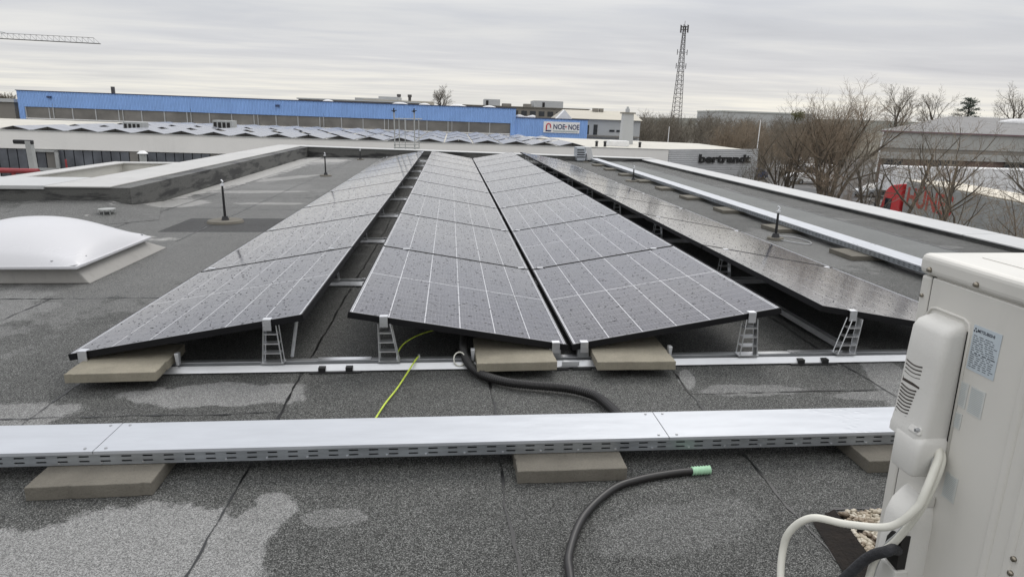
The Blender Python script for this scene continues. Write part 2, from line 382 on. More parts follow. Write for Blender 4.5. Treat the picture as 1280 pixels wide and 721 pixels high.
for xa_, xb_, y in [(-2.39, -1.37, -.50), (-5, -2.39, 1.44), (.525, 1.505, -.385), (-.435, .525, 3.4), (-1.37, -.435, 5.3), (-4.35, -2.39, 7.3), (-5.1, -3.37, 6.1), (-3.37, -2.39, 9.6), (-4.35, -3.37, 12.6), (-5.1, -2.39, 15.4), (1.5, 2.5, 7.1), (2.5, 3.46, 5.1), (3.5, 4.6, 7.0), (3.5, 4.6, 2.5), (3.5, 4.6, 12.6), (-1.37, -.435, -2.2), (1.505, 2.5, -.9), (4.6, 5.0, 6.0), (2.5, 3.46, 9.6), (-3.37, -2.39, 5.95)]:
    seam((xa_, y), (xb_, y + rnd.uniform(-.03, .03)), .005)
seam((-2.39, -.5), (-5, -.42), .006)
seam((1.0, -1.385), (.655, -1.37), .01); seam((.60, -1.45), (.47, -1.95), .010)
sm.build('lap_seam', M['seam'], roof)
# upstands and copings
up = MB()
up.wall((-5.15, 17.65), (-5.0, 5.80), .25, 0, .295)
up.wall((-5.0, 5.80), (-12, 5.80), -.25, .0, .295) if False else up.hexa([(-12, 5.80, 0), (-5.0, 5.80, 0), (-5.0, 6.1, 0), (-12, 6.1, 0), (-12, 5.80, .295), (-5.0, 5.80, .295), (-5.0, 6.1, .295), (-12, 6.1, .295)])
up.hexa([(-5.15, 17.65, 0), (5.35, 17.1, 0), (5.35, 17.4, 0), (-5.15, 17.95, 0), (-5.15, 17.65, .295), (5.35, 17.1, .09), (5.35, 17.4, .09), (-5.15, 17.95, .295)])
up.hexa([(5.21, -4.5, 0), (5.4, -4.5, 0), (5.4, 17.3, 0), (5.29, 17.3, 0), (5.21, -4.5, .036), (5.4, -4.5, .036), (5.4, 17.3, .055), (5.29, 17.3, .055)])
up.build('parapet_upstand', M['upstand'], roof)
# vertical joints on the upstand of the left parapet
jt = MB()
for k in range(11):
    y = 6.4 + k * 1.03; x = -5.0 - (y - 5.8) * .01266
    jt.box(x + .002, x + .012, y, y + .014, .01, .29)
jt.build('upstand_joint', M['seam'], roof)
def coping(name, quad, z, mat, zz=None, th=.02):
    z = z if isinstance(z, (list, tuple)) else [z] * 4
    b = MB(); b.hexa([(x, y, h - th) for (x, y), h in zip(quad, z)] + [(x, y, h) for (x, y), h in zip(quad, z)])
    return b.build(name, mat, roof, bevel=.006)
for k in range(5):      # left parapet coping in lengths
    a, b_ = 5.775 + k * 2.42, 5.775 + (k + 1) * 2.42 - .006
    if k == 4: b_ = 18.45
    xi = lambda y: -4.985 - (y - 5.8) * .01266
    coping('parapet_coping', [(xi(a) - .80, a), (xi(a), a), (xi(b_), b_), (xi(b_) - .80, b_)], .315, M['caplight'])
coping('parapet_coping', [(-8.9, 5.77), (-5.79, 5.77), (-5.79, 6.95), (-8.9, 6.95)], .322, M['capwhite'], th=.05)
coping('parapet_coping', [(-12.1, 5.77), (-8.906, 5.77), (-8.906, 6.95), (-12.1, 6.95)], .322, M['capwhite'], th=.05)
xs = [-5.12, -2.6, -.1, 2.5, 5.72]; f1 = lambda x: 17.62 - (x + 5.12) * .0512; fz = lambda x: .318 - (x + 5.12) * .0205
for i in range(4):
    a, b_ = xs[i], xs[i + 1] - .006
    coping('parapet_coping', [(a, f1(a)), (b_, f1(b_)), (b_, f1(b_) + .62), (a, f1(a) + .62)], [fz(a), fz(b_), fz(b_), fz(a)], M['capwhite'])
ys = [-4.5, -1.2, 1.25, 3.75, 6.25, 8.75, 11.25, 13.75, 17.05]
for i in range(8):
    a, b_ = ys[i], ys[i + 1] - .014; g = lambda y: 5.19 + .004 * y; gz = lambda y: .056 + .0012 * y
    coping('parapet_coping', [(g(a), a), (g(a) + .47, a), (g(b_) + .47, b_), (g(b_), b_)], [gz(a), gz(a) + .01, gz(b_) + .01, gz(b_)], M['capwhite'])
# outer walls down to the yard
ow = MB()
P_ = ROOFPOLY
ow.prism([(-11.9, -4.4), (5.45, -4.4), (5.45, 18.1), (-5.75, 18.1), (-5.75, 6.8), (-11.9, 6.8)], -5.9, -.02)
ow.build('outer_wall', M['wallpale'], roof)
# light well on the left behind the cross parapet
lw = MB()
lw.box(-7.05, -6.85, 6.96, 10.2, -.4, .28); lw.box(-7.05, -5.85, 10.2, 10.4, -.4, .28); lw.box(-7.0, -5.86, 6.96, 10.3, -.4, -.05)
lw.build('light_well_wall', M['wallpale'], roof)
lw = MB(); lw.box(-7.1, -6.80, 6.96, 10.15, .283, .305); lw.box(-7.1, -5.80, 10.156, 10.45, .283, .305)
lw.build('light_well_coping', M['caplight'], roof, bevel=.005)
lw = MB(); lw.box(-6.55, -6.0, 7.6, 9.7, -.05, .10); lw.build('light_well_hatch', M['capwhite'], roof, bevel=.01)

# gravel bed
gb = MB(); gx0, gx1, gy0, gy1 = .66, 2.6, -2.9, -1.385
gb.add([(.62, gy1, .006), (gx1, gy1, .006), (gx1, gy0, .006), (.33, gy0, .006)], [(3, 2, 1, 0)])
gbase = struct(gb.build('gravel_bed_base', M['tar'])); 
ridge = MB(); ridge.hexa([(.555, -1.43, .004), (.50, -1.75, .004), (.63, -1.69, .004), (.665, -1.385, .004), (.59, -1.43, .006), (.53, -1.75, .006), (.61, -1.69, .022), (.65, -1.39, .022)])
ridge.hexa([(.50, -1.76, .004), (.33, -2.6, .004), (.46, -2.6, .004), (.63, -1.70, .004), (.53, -1.76, .006), (.36, -2.6, .006), (.44, -2.6, .022), (.61, -1.70, .022)])
struct(ridge.build('gravel_bed_edge', M['tar']))
peb = MB(); pr = random.Random(3)
ico = [(0, 0, 1), (.894, 0, .447), (.276, .851, .447), (-.724, .526, .447), (-.724, -.526, .447), (.276, -.851, .447), (.724, .526, -.447), (-.276, .851, -.447), (-.894, 0, -.447), (-.276, -.851, -.447), (.724, -.526, -.447), (0, 0, -1)]
icf = [(0, 1, 2), (0, 2, 3), (0, 3, 4), (0, 4, 5), (0, 5, 1), (1, 6, 2), (2, 7, 3), (3, 8, 4), (4, 9, 5), (5, 10, 1), (6, 7, 2), (7, 8, 3), (8, 9, 4), (9, 10, 5), (10, 6, 1), (11, 7, 6), (11, 8, 7), (11, 9, 8), (11, 10, 9), (11, 6, 10)]
def pebble(x, y, z, s):
    a = pr.uniform(0, 6.3); ca, sa = math.cos(a), math.sin(a); e = (s * pr.uniform(.8, 1.5), s * pr.uniform(.7, 1), s * pr.uniform(.45, .75))
    peb.add([(x + (vx * e[0]) * ca - (vy * e[1]) * sa, y + (vx * e[0]) * sa + (vy * e[1]) * ca, z + vz * e[2]) for vx, vy, vz in ico], icf)
for i in range(7000):
    y = pr.uniform(-2.35, gy1 - .005); left = .668 - (gy1 - y) * .20
    x = left + pr.random() ** 1.15 * .95 - .0
    pebble(x, y, pr.uniform(.008, .020), pr.uniform(.006, .0125))
po = peb.build('gravel', M['pebble'], smooth=True); struct(po, 'stuff')
po['label'] = 'loose rounded beige pebbles in the bed beside the outdoor unit'

# ================================================================ SOLAR PANELS
TILT = .1688; PL = 1.768; LEN = 1.750; WID = 1.134; H = .12
proto = thing('solar_panel', '', 'solar panel', (0, 0, H)); proto.rotation_euler = (0, -TILT, 0)
GROUP = 'solar panels of the four rows on the bitumen roof'
proto['group'] = GROUP
g = MB(); g.box(.010, WID - .010, .010, LEN - .010, -.007, -.0012)
gl = g.build('glass', M['glass'], proto)
f = MB()
for (x0, x1, y0, y1) in [(0, WID, 0, .0085), (0, WID, LEN - .0085, LEN), (0, .0085, .0085, LEN - .0085), (WID - .0085, WID, .0085, LEN - .0085)]:
    f.box(x0, x1, y0, y1, -.032, 0)
f.build('frame', M['frame'], proto)
f = MB()
f.box(.0087, .0107, .009, LEN - .009, -.001, .0012); f.build('edge_trim', M['edge'], proto)
f = MB(); f.box(WID - .0107, WID - .0087, .009, LEN - .009, -.001, .0012); f.build('edge_trim', M['edge'], proto)
bs = MB(); bs.box(.012, WID - .012, .012, LEN - .012, -.0095, -.0085); bs.build('backsheet', M['back'], proto)
M['drop'] = NT('water_drop').done((.012, .012, .016), .06, 0, None, .4)
b = MB(); dr_ = random.Random(17)
for i in range(560):
    x, y = dr_.uniform(.02, WID - .02), dr_.uniform(.02, LEN - .02); q = dr_.random() ** 2.2; rr_ = .0020 + .0036 * q; h = rr_ * dr_.uniform(.38, .55); el = dr_.uniform(.8, 1.5)
    vs = []
    for (k, zz_) in ((1.0, 0.0), (.72, .72)):
        for j in range(6): a = j * math.pi / 3; vs.append((x + rr_ * el * k * math.cos(a), y + rr_ * k * math.sin(a), -.0012 + h * zz_))
    vs.append((x, y, -.0012 + h))
    b.add(vs, [(j, (j + 1) % 6, 6 + (j + 1) % 6, 6 + j) for j in range(6)] + [(6 + j, 6 + (j + 1) % 6, 12) for j in range(6)])
o = b.build('raindrops', M['drop'], proto, smooth=True); o['kind'] = 'stuff'
c = math.cos(TILT) * WID
rows = [('far left', -.0119 - c - .2142 - c, 1, -.038), ('left middle', -.0119, -1, 0.0), ('right middle', .0119, 1, 0.0), ('far right', .0119 + c + .2475 + c, -1, .034)]
rowdesc = ['leftmost row', 'row left of the valley', 'row right of the valley', 'rightmost row']
first = True
for ri, (nm, xl, sgn, dy) in enumerate(rows):
    for k in range(9):
        y0 = k * PL + dy
        ordn = 'nearest' if k == 0 else ('farthest' if k == 8 else ORD[k] + ' from the front')
        extra = {0: 'pale sky sheen', 1: 'fine grid lines', 2: 'fine grid lines', 3: 'dark drop spots'}[ri]
        lab = f'rain-spotted black solar panel, {ordn}, {rowdesc[ri]}'
        o = proto if first else copy_tree(proto)
        first = False
        o['label'] = lab
        if sgn == 1: o.location = (xl, y0, H); o.rotation_euler = (0, -TILT, 0)
        else: o.location = (xl, y0 + LEN, H); o.rotation_euler = (0, -TILT, math.pi)

# mounting rails with brackets, clamps
def bracket(parent, x, y, ztop, lean, flip=1, braced=False):
    b = MB(); w0, w1 = .048, .030; z0 = .047; n = 4
    for s in (-1, 1):
        for yy in (y - .018, y + .030):
            b.bar((x + s * w0 - lean, yy, z0), (x + s * w1, yy, ztop), .0045)
        b.hexa([(x + s * w0 - lean - .0012, y - .016, z0), (x + s * w0 - lean + .0012, y - .016, z0), (x + s * w0 - lean + .0012, y + .03, z0), (x + s * w0 - lean - .0012, y + .03, z0),
                (x + s * w1 - .0012, y - .016, ztop), (x + s * w1 + .0012, y - .016, ztop), (x + s * w1 + .0012, y + .03, ztop), (x + s * w1 - .0012, y + .03, ztop)]) if s == flip else None
    for i in range(1, n):
        t = i / n; z = z0 + (ztop - z0) * t; ww = w0 + (w1 - w0) * t; cx = x - lean * (1 - t)
        b.box(cx - ww, cx + ww, y - .018, y + .03, z - .0025, z + .0025)
    b.box(x - lean - w0 - .008, x - lean + w0 + .008, y - .022, y + .036, z0 - .004, z0 + .002)
    if braced:
        b.bar((x + .09 - lean, y + .02, z0 + .02), (x + .125, y + .02, ztop + .012), .012)
    b.build('bracket', M['alu'], parent)
def rail(k):
    y = k * PL
    if k == 0: yy = .012
    else: yy = y - .009
    if k == 9: yy = 9 * PL - .02
    lab = 'silver mounting rail under ' + ('the front edge of the solar array, with black joiners' if k == 0 else ('the far end of the solar array' if k == 9 else f'the {ORD[k-1]} panel seam counted from the front'))
    t = thing('mounting_rail', lab, 'mounting rail', (0, yy, 0), 0, 'mounting rails under the solar array')
    b = MB(); b.box(-2.44, 2.62, -.012, .075, .010, .014); b.box(-2.44, 2.62, .0145, .052, .0142, .044); b.build('rail_profile', M['aludark'], t, bevel=.003)
    b = MB(); b.hexa([(-2.44, -.044, .008), (2.62, -.044, .008), (2.62, -.0125, .008), (-2.44, -.0125, .008), (-2.44, -.040, .014), (2.62, -.040, .014), (2.62, -.0125, .036), (-2.44, -.0125, .036)]); b.build('rail_lip', M['lip'], t, bevel=.002)
    if k == 0:
        b = MB(); b.box(-.045, .045, -.06, -.046, .02, .046); b.build('valley_connector', M['lip'], t, bevel=.002)
        for hx in (-1.975, -.512, .532): b = MB(); b.hexa([(hx, -.03, .045), (hx + .012, -.03, .045), (hx + .012, .0, .045), (hx, .0, .045), (hx - .006, -.03, .108), (hx + .016, -.03, .108), (hx + .016, .0, .108), (hx - .006, .0, .108)]); b.build('slab_hook', M['lip'], t, bevel=.003)
        for px_ in (-.06, .06): b = MB(); b.box(px_ - .05, px_ + .05, -.07, .09, 0, .0078); b.build('rubber_joiner_pad', M['rubber'], t, bevel=.002)
    for jx in (-1.2, .0, 1.33):
        if jx == 0: continue
        q = MB(); q.box(jx - .13, jx + .13, -.06, .10, .0, .0078); q.box(jx - .085, jx - .05, -.052, -.02, .008, .030); q.box(jx + .05, jx + .085, -.052, -.02, .008, .030)
        q.build('rubber_joiner_pad', M['rubber'], t, bevel=.002)
        q = MB(); q.box(jx - .10, jx + .17, .012, .054, .0445, .0475); 
        q.build('joiner_plate', M['edge'], t)
        for i in range(4):
            pass
    z = lambda d: H + math.sin(TILT) * d * WID / 1.0
    for (x, ln, br) in [(-1.515, -.0, True), (-.955, -.02, False), (.975, .0, False), (1.565, .035, False)]:
        zt = H + (abs(x) - .012) * math.tan(TILT) - .034 if abs(x) < 1.2 else H + (2.47 - abs(x)) * math.tan(TILT) - .034
        bracket(t, x, 0, zt, ln if k == 0 else 0, 1 if x > 0 else -1, br and k == 0)
    for (x, s) in [(-2.39, 1), (-.075, -1), (.075, 1), (2.42, -1)]:
        zz = H + (abs(x) - .012) * math.tan(TILT) if abs(x) < 1 else H + (2.47 - abs(x)) * math.tan(TILT)
        q = MB(); q.box(x - .03, x + .03, -.004, .035, .045, zz - .034); q.build('low_bracket', M['aludark'], t)
    # clamps on the panel edges
    for (x, e) in [(-2.39, 1), (-1.515, 1), (-.955, 1), (-.075, 1), (.075, 1), (.97, 1), (1.555, 1), (2.42, 1)]:
        left = x < 0
        zz = H + (abs(x) - .012) * math.tan(TILT) if abs(x) < 1.2 else H + (2.47 - abs(x)) * math.tan(TILT)
        q = MB()
        if k == 0:
            d = -.014 - .012
            dyy = {-2.39: -.038, -1.515: -.038, 1.555: .034, 2.42: .034}.get(x, 0)
            q.box(x - .020, x + .020, d + dyy - .001, d + dyy + .005, zz - .050, zz + .006); q.box(x - .020, x + .020, d + dyy, d + dyy + .035, zz + .003, zz + .007)
        else:
            q.box(x - .022, x + .022, -.012, .030 - .012, zz + .001, zz + .006)
        rot = -math.atan(math.tan(TILT)) * (1 if (0 < x < 1.2 or x < -1.2) else -1)
        o = q.build('panel_clamp', M['edge'], t)
    return t
for k in range(10): rail(k)
# extra centre bracketry at valley near end is carried by the front rail

# longitudinal rail seen in the right gap
lr = MB(); lr.box(1.53, 1.57, .10, 15.8, .048, .080)
tag(lr.build('gap_rail', M['alu']), 'long thin aluminium rail lying in the dark gap left of the rightmost panel row', 'rail')

# ---------------------------------------------------------------- concrete slabs
slab_n = [0]
def slab(x, y, z, rz, label, mat='slab', th=.045, w=.40, d=.40, group='concrete slabs weighing down the array and tray'):
    b = MB(); pl = []
    for (ax, ay, bx_, by_) in [(-1, -1, 1, -1), (1, -1, 1, 1), (1, 1, -1, 1), (-1, 1, -1, -1)]:
        for i in range(18):
            q = i / 18; j = rnd.gauss(0, .0007) + (.0045 if rnd.random() < .05 else 0); px0, py0 = (ax + (bx_ - ax) * q) * w / 2, (ay + (by_ - ay) * q) * d / 2
            pl.append((px0 - j * (px0 / w * 2), py0 - j * (py0 / d * 2)))
    b.prism(pl, 0, th)
    o = b.build('concrete_slab', M[mat], None, bevel=.003, seg=2); o.location = (x, y, z); o.rotation_euler = (0, 0, rz); tag(o, label, 'slab', group); return o
slab(-2.195, -.02, .046, .03, 'yellowish concrete slab on the rail end under the leftmost solar panel')
slab(-.295, .03, .046, .02, 'mottled concrete slab left of the valley, beside the black corrugated conduit')
slab(.315, .015, .046, -.03, 'concrete slab right of the valley at the front of the array')
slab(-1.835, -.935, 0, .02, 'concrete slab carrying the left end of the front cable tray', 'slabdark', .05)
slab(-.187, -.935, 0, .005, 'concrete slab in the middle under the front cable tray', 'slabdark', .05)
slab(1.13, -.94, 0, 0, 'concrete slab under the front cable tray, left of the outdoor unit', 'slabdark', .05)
yy = 1.35
names = ['nearest', 'second', 'third', 'fourth', 'fifth', 'sixth', 'seventh', 'eighth', 'ninth', 'farthest']
for i in range(10):
    y = 1.35 + i * 1.52 + .07 * math.sin(i * 5)
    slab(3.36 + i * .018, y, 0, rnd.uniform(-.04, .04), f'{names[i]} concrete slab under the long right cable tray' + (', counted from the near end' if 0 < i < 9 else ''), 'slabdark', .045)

# ---------------------------------------------------------------- cable trays
def tray(name, label, loc, rz, L, joints, first_slot=0.0):
    t = thing(name, label, 'cable tray', loc, rz, 'perforated cable trays on the roof')
    W, Hh = .205, .052
    b = MB()
    b.box(0, L, 0, W, 0, .002)
    zs = [0, .011, .0165, .029, .0345, Hh]
    n = int(L / .0715); p = L / n
    for side, y in ((0, 0), (1, W)):
        for a, bb in ((0, 1), (2, 3), (4, 5)):
            b.box(0, L, y - .001, y + .001, zs[a], zs[bb])
        for a, bb in ((1, 2), (3, 4)):
            for i in range(n + 1):
                x0 = i * p - (p - .034) / 2 if i else 0; x1 = i * p + (p - .034) / 2 if i < n else L
                b.add([(x0, y - .001, zs[a]), (x1, y - .001, zs[a]), (x1, y - .001, zs[bb]), (x0, y - .001, zs[bb])], [(0, 1, 2, 3)])
                b.add([(x0, y + .001, zs[a]), (x1, y + .001, zs[a]), (x1, y + .001, zs[bb]), (x0, y + .001, zs[bb])], [(3, 2, 1, 0)])
    b.build('tray_body', M['galv'], t)
    d = MB(); d.box(.01, L - .01, .02, W - .02, .003, .040); d.build('cable_bundle', M['rubber'], t)
    rv = MB()
    for i in range(int(L / .142)):
        rv.cyl((0, 0), .0035, 0, 1, 8) if False else None
        x = .05 + i * .142
        rv.box(x, x + .007, -.0035, -.0012, .0065, .0115)
    rv.build('rivet', M['edge'], t)
    js = [0] + joints + [L]
    for a, bb in zip(js[:-1], js[1:]):
        q = MB(); q.box(a + .0015, bb - .0015, -.007, W + .007, Hh + .001, Hh + .0035)
        q.box(a + .0015, bb - .0015, -.0085, -.0072, Hh - .008, Hh + .0035); q.box(a + .0015, bb - .0015, W + .0072, W + .0085, Hh - .008, Hh + .0035)
        q.build('tray_lid', M['lid'], t)
    sc = MB()
    for j in joints:
        for dx in (-.035, .035):
            for y in (.012, W - .012): sc = MB(); sc.cyl((j + dx, y), .0055, Hh + .0037, Hh + .0075, 10, .004); sc.build('screw', M['aludark'], t)
    return t
tray('cable_tray', 'silver perforated cable tray with a wet lid running across the foreground', (-4.6, -.985, .053), R(-.35), 7.9, [1.2, 2.73, 4.80, 6.8])
tray('cable_tray', 'long silver perforated cable tray running away along the right side of the roof', (3.62, 16.9, .050), math.atan2(-18.1, -.32), 18.1, [2.0 * i for i in range(1, 9)])
for o in list(col.objects):
    pass
# the right tray is built with its slotted front toward -x: mirrored side of the same profile
q = thing('tray_hood', 'sheet metal hood where the right cable tray climbs over the far parapet', 'hood', (3.50, 16.9, 0))
b = MB(); b.hexa([(-.30, -.05, .03), (.02, -.05, .03), (.02, .5, .03), (-.30, .5, .03), (-.30, -.02, .42), (-.06, -.02, .42), (-.06, .5, .42), (-.30, .5, .42)]); b.build('hood_body', M['galv'], q)
b = MB(); b.hexa([(.022, -.06, .05), (.20, -.10, .05), (.20, .5, .05), (.022, .5, .05), (-.05, -.02, .43), (.12, -.02, .43), (.12, .5, .43), (-.05, .5, .43)]); b.build('hood_cover', M['capwhite'], q)
b = MB()
for i in range(4): b.box(-.305, -.055 - .01 * i, -.055, -.05, .12 + i * .07, .15 + i * .07)
b.build('louvre', M['dark'], q)

# ---------------------------------------------------------------- cables and hoses
def tubeobj(name, pts, r, mat, n=10, sub=8, parent=None):
    b = MB(); b.tube(spline(pts, sub), r, n); return b.build(name, mat, parent, smooth=True)
# black hose with mint taped end
t = thing('black_hose', 'black rubber hose curving over the foreground felt to a mint green taped end', 'hose')
tubeobj('hose', [(-.36, -2.25, .016), (-.30, -1.85, .016), (-.287, -1.655, .016), (-.27, -1.546, .016), (-.191, -1.367, .016), (-.06, -1.215, .016), (.057, -1.155, .016), (.185, -1.122, .016), (.275, -1.112, .017)], .0128, M['blackhose'], 14, 10, t)
b = MB(); pts = [(.262 + i * .0028, -1.113 + i * .0002, .017) for i in range(26)]; b.tube(pts, [.0152 + .0022 * math.sin(i * 1.57) for i in range(26)], 12); b.build('tape_wrap', M['mint'], t, smooth=True)
# corrugated conduit
P = spline([(-.50, .75, .12), (-.525, .48, .11), (-.545, .28, .085), (-.553, .085, .07), (-.53, -.06, .05), (-.47, -.17, .034), (-.365, -.262, .031), (-.25, -.31, .031), (-.12, -.345, .031), (-.034, -.382, .031), (.04, -.45, .031), (.075, -.55, .032), (.09, -.66, .04), (.09, -.76, .06)], 26)
# resample evenly
def resample(P, step):
    out = [P[0]]; acc = 0
    for a, b in zip(P[:-1], P[1:]):
        L = (b - a).length
        while acc + L >= step:
            a = a + (b - a) * ((step - acc) / L); L = (b - a).length; acc = 0; out.append(a)
        acc += L
    return out
P = resample(P, .0030); b = MB(); b.tube(P, [.0200 + (.0022 if (i // 2) % 2 else -.0012) for i in range(len(P))], 14)
tag(b.build('corrugated_conduit', M['blackhose'], smooth=False), 'black corrugated conduit snaking from under the panels to the front cable tray', 'conduit')
b = MB(); b.tube([(-.575 + .03 * math.cos(a), .02 + .012 * math.sin(a * 1) - .03, .055 + .034 * math.sin(a)) for a in [i * .52 for i in range(13)]], .004, 6)
tag(b.build('cable_tie', M['whitecable'], smooth=True), 'white cable tie looped round the corrugated conduit at the rail', 'cable tie')
# yellow-green earth wire
t = thing('earth_wire', 'thin yellow green earth wire running from under the panels over the rail to the tray', 'wire')
tubeobj('wire', [(-.35, .5, .16), (-.6, .33, .13), (-.77, .22, .12), (-.86, .13, .10), (-.895, .06, .07), (-.895, .035, .052)], .0036, M['yellow'], 8, 8, t)
tubeobj('wire', [(-.785, .05, .052), (-.80, .0, .05), (-.84, -.12, .02), (-.875, -.28, .012), (-.915, -.45, .012), (-.94, -.6, .014), (-.95, -.72, .03), (-.95, -.80, .09)], .0042, M['yellow'], 8, 8, t)
b = MB(); b.cyl((-.895, .035), .006, .044, .062, 8); b.cyl((-.785, .05), .006, .044, .062, 8); b.build('wire_lug', M['edge'], t)

# ================================================================ OUTDOOR UNIT
ac = thing('outdoor_unit', 'tall cream heat pump outdoor unit with louvred service cover at the right edge', 'outdoor unit')
XA, Y0, Y1 = .407, -2.282, -1.915
b = MB(); b.box(XA + .004, XA + .95, Y0 + .02, Y1 - .034, .06, .955); b.build('casing', M['acw'], ac, bevel=.008)
b = MB()
n = 5
b.box(XA, XA + .012, Y0, Y1 - .0335, .06, .950); b.build('side_panel', M['acw'], ac, bevel=.003)
b = MB(); b.box(XA, XA + .95, Y1 - .031, Y1, .06, .950); b.build('front_panel', M['acw'], ac, bevel=.006)
b = MB(); b.box(XA - .007, XA + .957, Y0 - .007, Y1 + .007, .952, .998); lid = b.build('top_cover', M['acw'], ac, bevel=.014, seg=4)
for px in (.5,):
    e = MB()
    for i, (x0, x1) in enumerate([(XA + .08, XA + .34), (XA + .46, XA + .86)]):
        e.box(x0, x1, Y0 + .06, Y1 - .06, .9982, .9995)
    e.build('top_embossing', M['acw'], ac, bevel=.0008)
b = MB(); b.box(XA + .003, XA + .010, Y1 - .0345, Y1 - .0302, .06, .950); b.build('panel_gap', M['dark'], ac)
for y in (-2.215, -2.262):
    b = MB(); b.hexa([(XA + .001, y - .011, .07), (XA + .001, y + .011, .07), (XA - .004, y + .006, .07), (XA - .004, y - .006, .07),
                      (XA + .001, y - .011, .94), (XA + .001, y + .011, .94), (XA - .004, y + .006, .94), (XA - .004, y - .006, .94)]); b.build('stiffening_rib', M['acw'], ac, bevel=.003)
for (y, z, r0, r1, d0, d1) in [(-1.945, .966, .0062, .0045, .006, .0125), (-2.075, .966, .0062, .0045, .006, .0125), (-2.2, .966, .0062, .0045, .006, .0125), (-1.927, .905, .004, .004, 0, .004), (-2.274, .50, .005, .005, 0, .005), (-2.274, .47, .005, .005, 0, .005)]:
    b = MB(); b.tube([(XA - d0, y, z), (XA - d1, y, z)], [r0, r1], 10); b.build('screw', M['screw'], ac, smooth=True)
for yy_ in (Y0 + .04, Y1 - .08):
    for xx in (XA + .12, XA + .75):
        b = MB(); b.box(xx, xx + .1, yy_, yy_ + .05, .0, .06); b.build('foot', M['acw'], ac)
# recessed frame ring around the cover
b = MB()
ring = [(-1.952, .60), (-1.952, .872), (-1.962, .886), (-1.975, .890), (-2.055, .890), (-2.068, .884), (-2.074, .868), (-2.078, .58)]
b.tube([(XA - .0005, y, z) for y, z in ring], .0030, 8); b.build('cover_rim', M['acw'], ac, smooth=True)
b = MB(); b.tube([(XA - .0002, y, z) for y, z in [(-2.0715, .60), (-2.0685, .868)]], .0016, 6); b.build('cover_gap', M['dark'], ac)
# service cover: lofted bulge
def loft(secs, name, mat, parent, bevel=.008, seg=3):
    b = MB(); n = len(secs[0][1])
    for z, ring in secs:
        for (x, y) in ring: b.v.append((x, y, z(x, y) if callable(z) else z))
    for i in range(len(secs) - 1):
        for j in range(n):
            j2 = (j + 1) % n; b.f.append((i * n + j, i * n + j2, (i + 1) * n + j2, (i + 1) * n + j)); b.m.append(0)
    b.f.append(tuple(reversed(range(n)))); b.m.append(0)
    k = (len(secs) - 1) * n; b.f.append(tuple(k + j for j in range(n))); b.m.append(0)
    o = b.build(name, mat, parent, bevel=bevel, seg=seg, smooth=True); o.data.set_sharp_from_angle(angle=R(38)); return o
def sec(p, ya, yb, r=.016, pr_=1.0):    # outline: wall -> rounded corners -> wall
    x1 = XA - p; r = min(r, p * .8)
    pts = [(XA + .001, ya)]
    for i in range(4):
        a = i / 3 * math.pi / 2; pts.append((x1 + r - r * math.sin(a), ya - r + r * math.cos(a)))
    for i in range(4):
        a = i / 3 * math.pi / 2; pts.append((x1 + r - r * math.cos(a), yb + r - r * math.sin(a)))
    pts.append((XA + .001, yb)); return pts
S = [(.880, sec(.004, -1.975, -2.055)), (.874, sec(.022, -1.966, -2.062)), (.866, sec(.036, -1.962, -2.066)), (.852, sec(.043, -1.960, -2.067)), (.80, sec(.046, -1.960, -2.067)), (.73, sec(.049, -1.961, -2.067)), (.665, sec(.053, -1.962, -2.067)),
     (.640, sec(.058, -1.964, -2.068)), (.632, sec(.060, -1.964, -2.068)), (.615, sec(.060, -1.964, -2.069))]
loft(S, 'service_cover', M['acp'], ac, bevel=0)
S = [(.636, sec(.050, -1.985, -2.068, .010)), (.631, sec(.058, -1.990, -2.072, .010)), (.622, sec(.063, -1.994, -2.075, .010)), (.60, sec(.065, -1.996, -2.076, .010)), (.556, sec(.067, -1.998, -2.072, .010)), (.549, sec(.064, -2.001, -2.069, .010))]
loft(S, 'lower_service_cover', M['acp'], ac, bevel=0)
# louvres, dark slots on the cover face
lo = MB()
def slot(z, ya, yb, p=.0505):
    pts = [(XA - p - (.001), ya + (yb - ya) * i / 6, z - .004 * math.sin(math.pi * i / 6)) for i in range(7)]
    lo.tube(pts, .0016, 5)
for i in range(4): slot(.776 - i * .0085, -1.976, -2.024, .0462)
for i in range(12): slot(.722 - i * .0078, -1.976, -2.022 + i * .0012, .0495 + i * .0003)
lo.build('louvre_slot', M['slot'], ac)
b = MB(); b.hexa([(XA - .044, -1.975, .730), (XA - .044, -2.028, .730), (XA - .0495, -2.028, .729), (XA - .0495, -1.975, .729), (XA - .044, -1.975, .747), (XA - .044, -2.028, .747), (XA - .0475, -2.028, .742), (XA - .0475, -1.975, .746)]); b.build('finger_recess', M['slot'], ac)
b = MB(); b.tube([(XA - .056, -2.056, .650), (XA - .064, -2.056, .650)], [.005, .0035], 8); b.build('cover_screw', M['aludark'], ac)
b = MB(); b.hexa([(XA - .050, -2.028, .640), (XA - .050, -2.064, .640), (XA - .062, -2.064, .640), (XA - .062, -2.028, .640), (XA - .048, -2.032, .658), (XA - .048, -2.060, .658), (XA - .0545, -2.060, .656), (XA - .0545, -2.032, .656)]); b.build('grip', M['acp'], ac, bevel=.004)
# small cream bracket where the cables leave
b = MB(); b.box(XA - .016, XA - .001, -2.072, -2.056, .478, .500); b.build('cable_bracket', M['acw'], ac, bevel=.001)
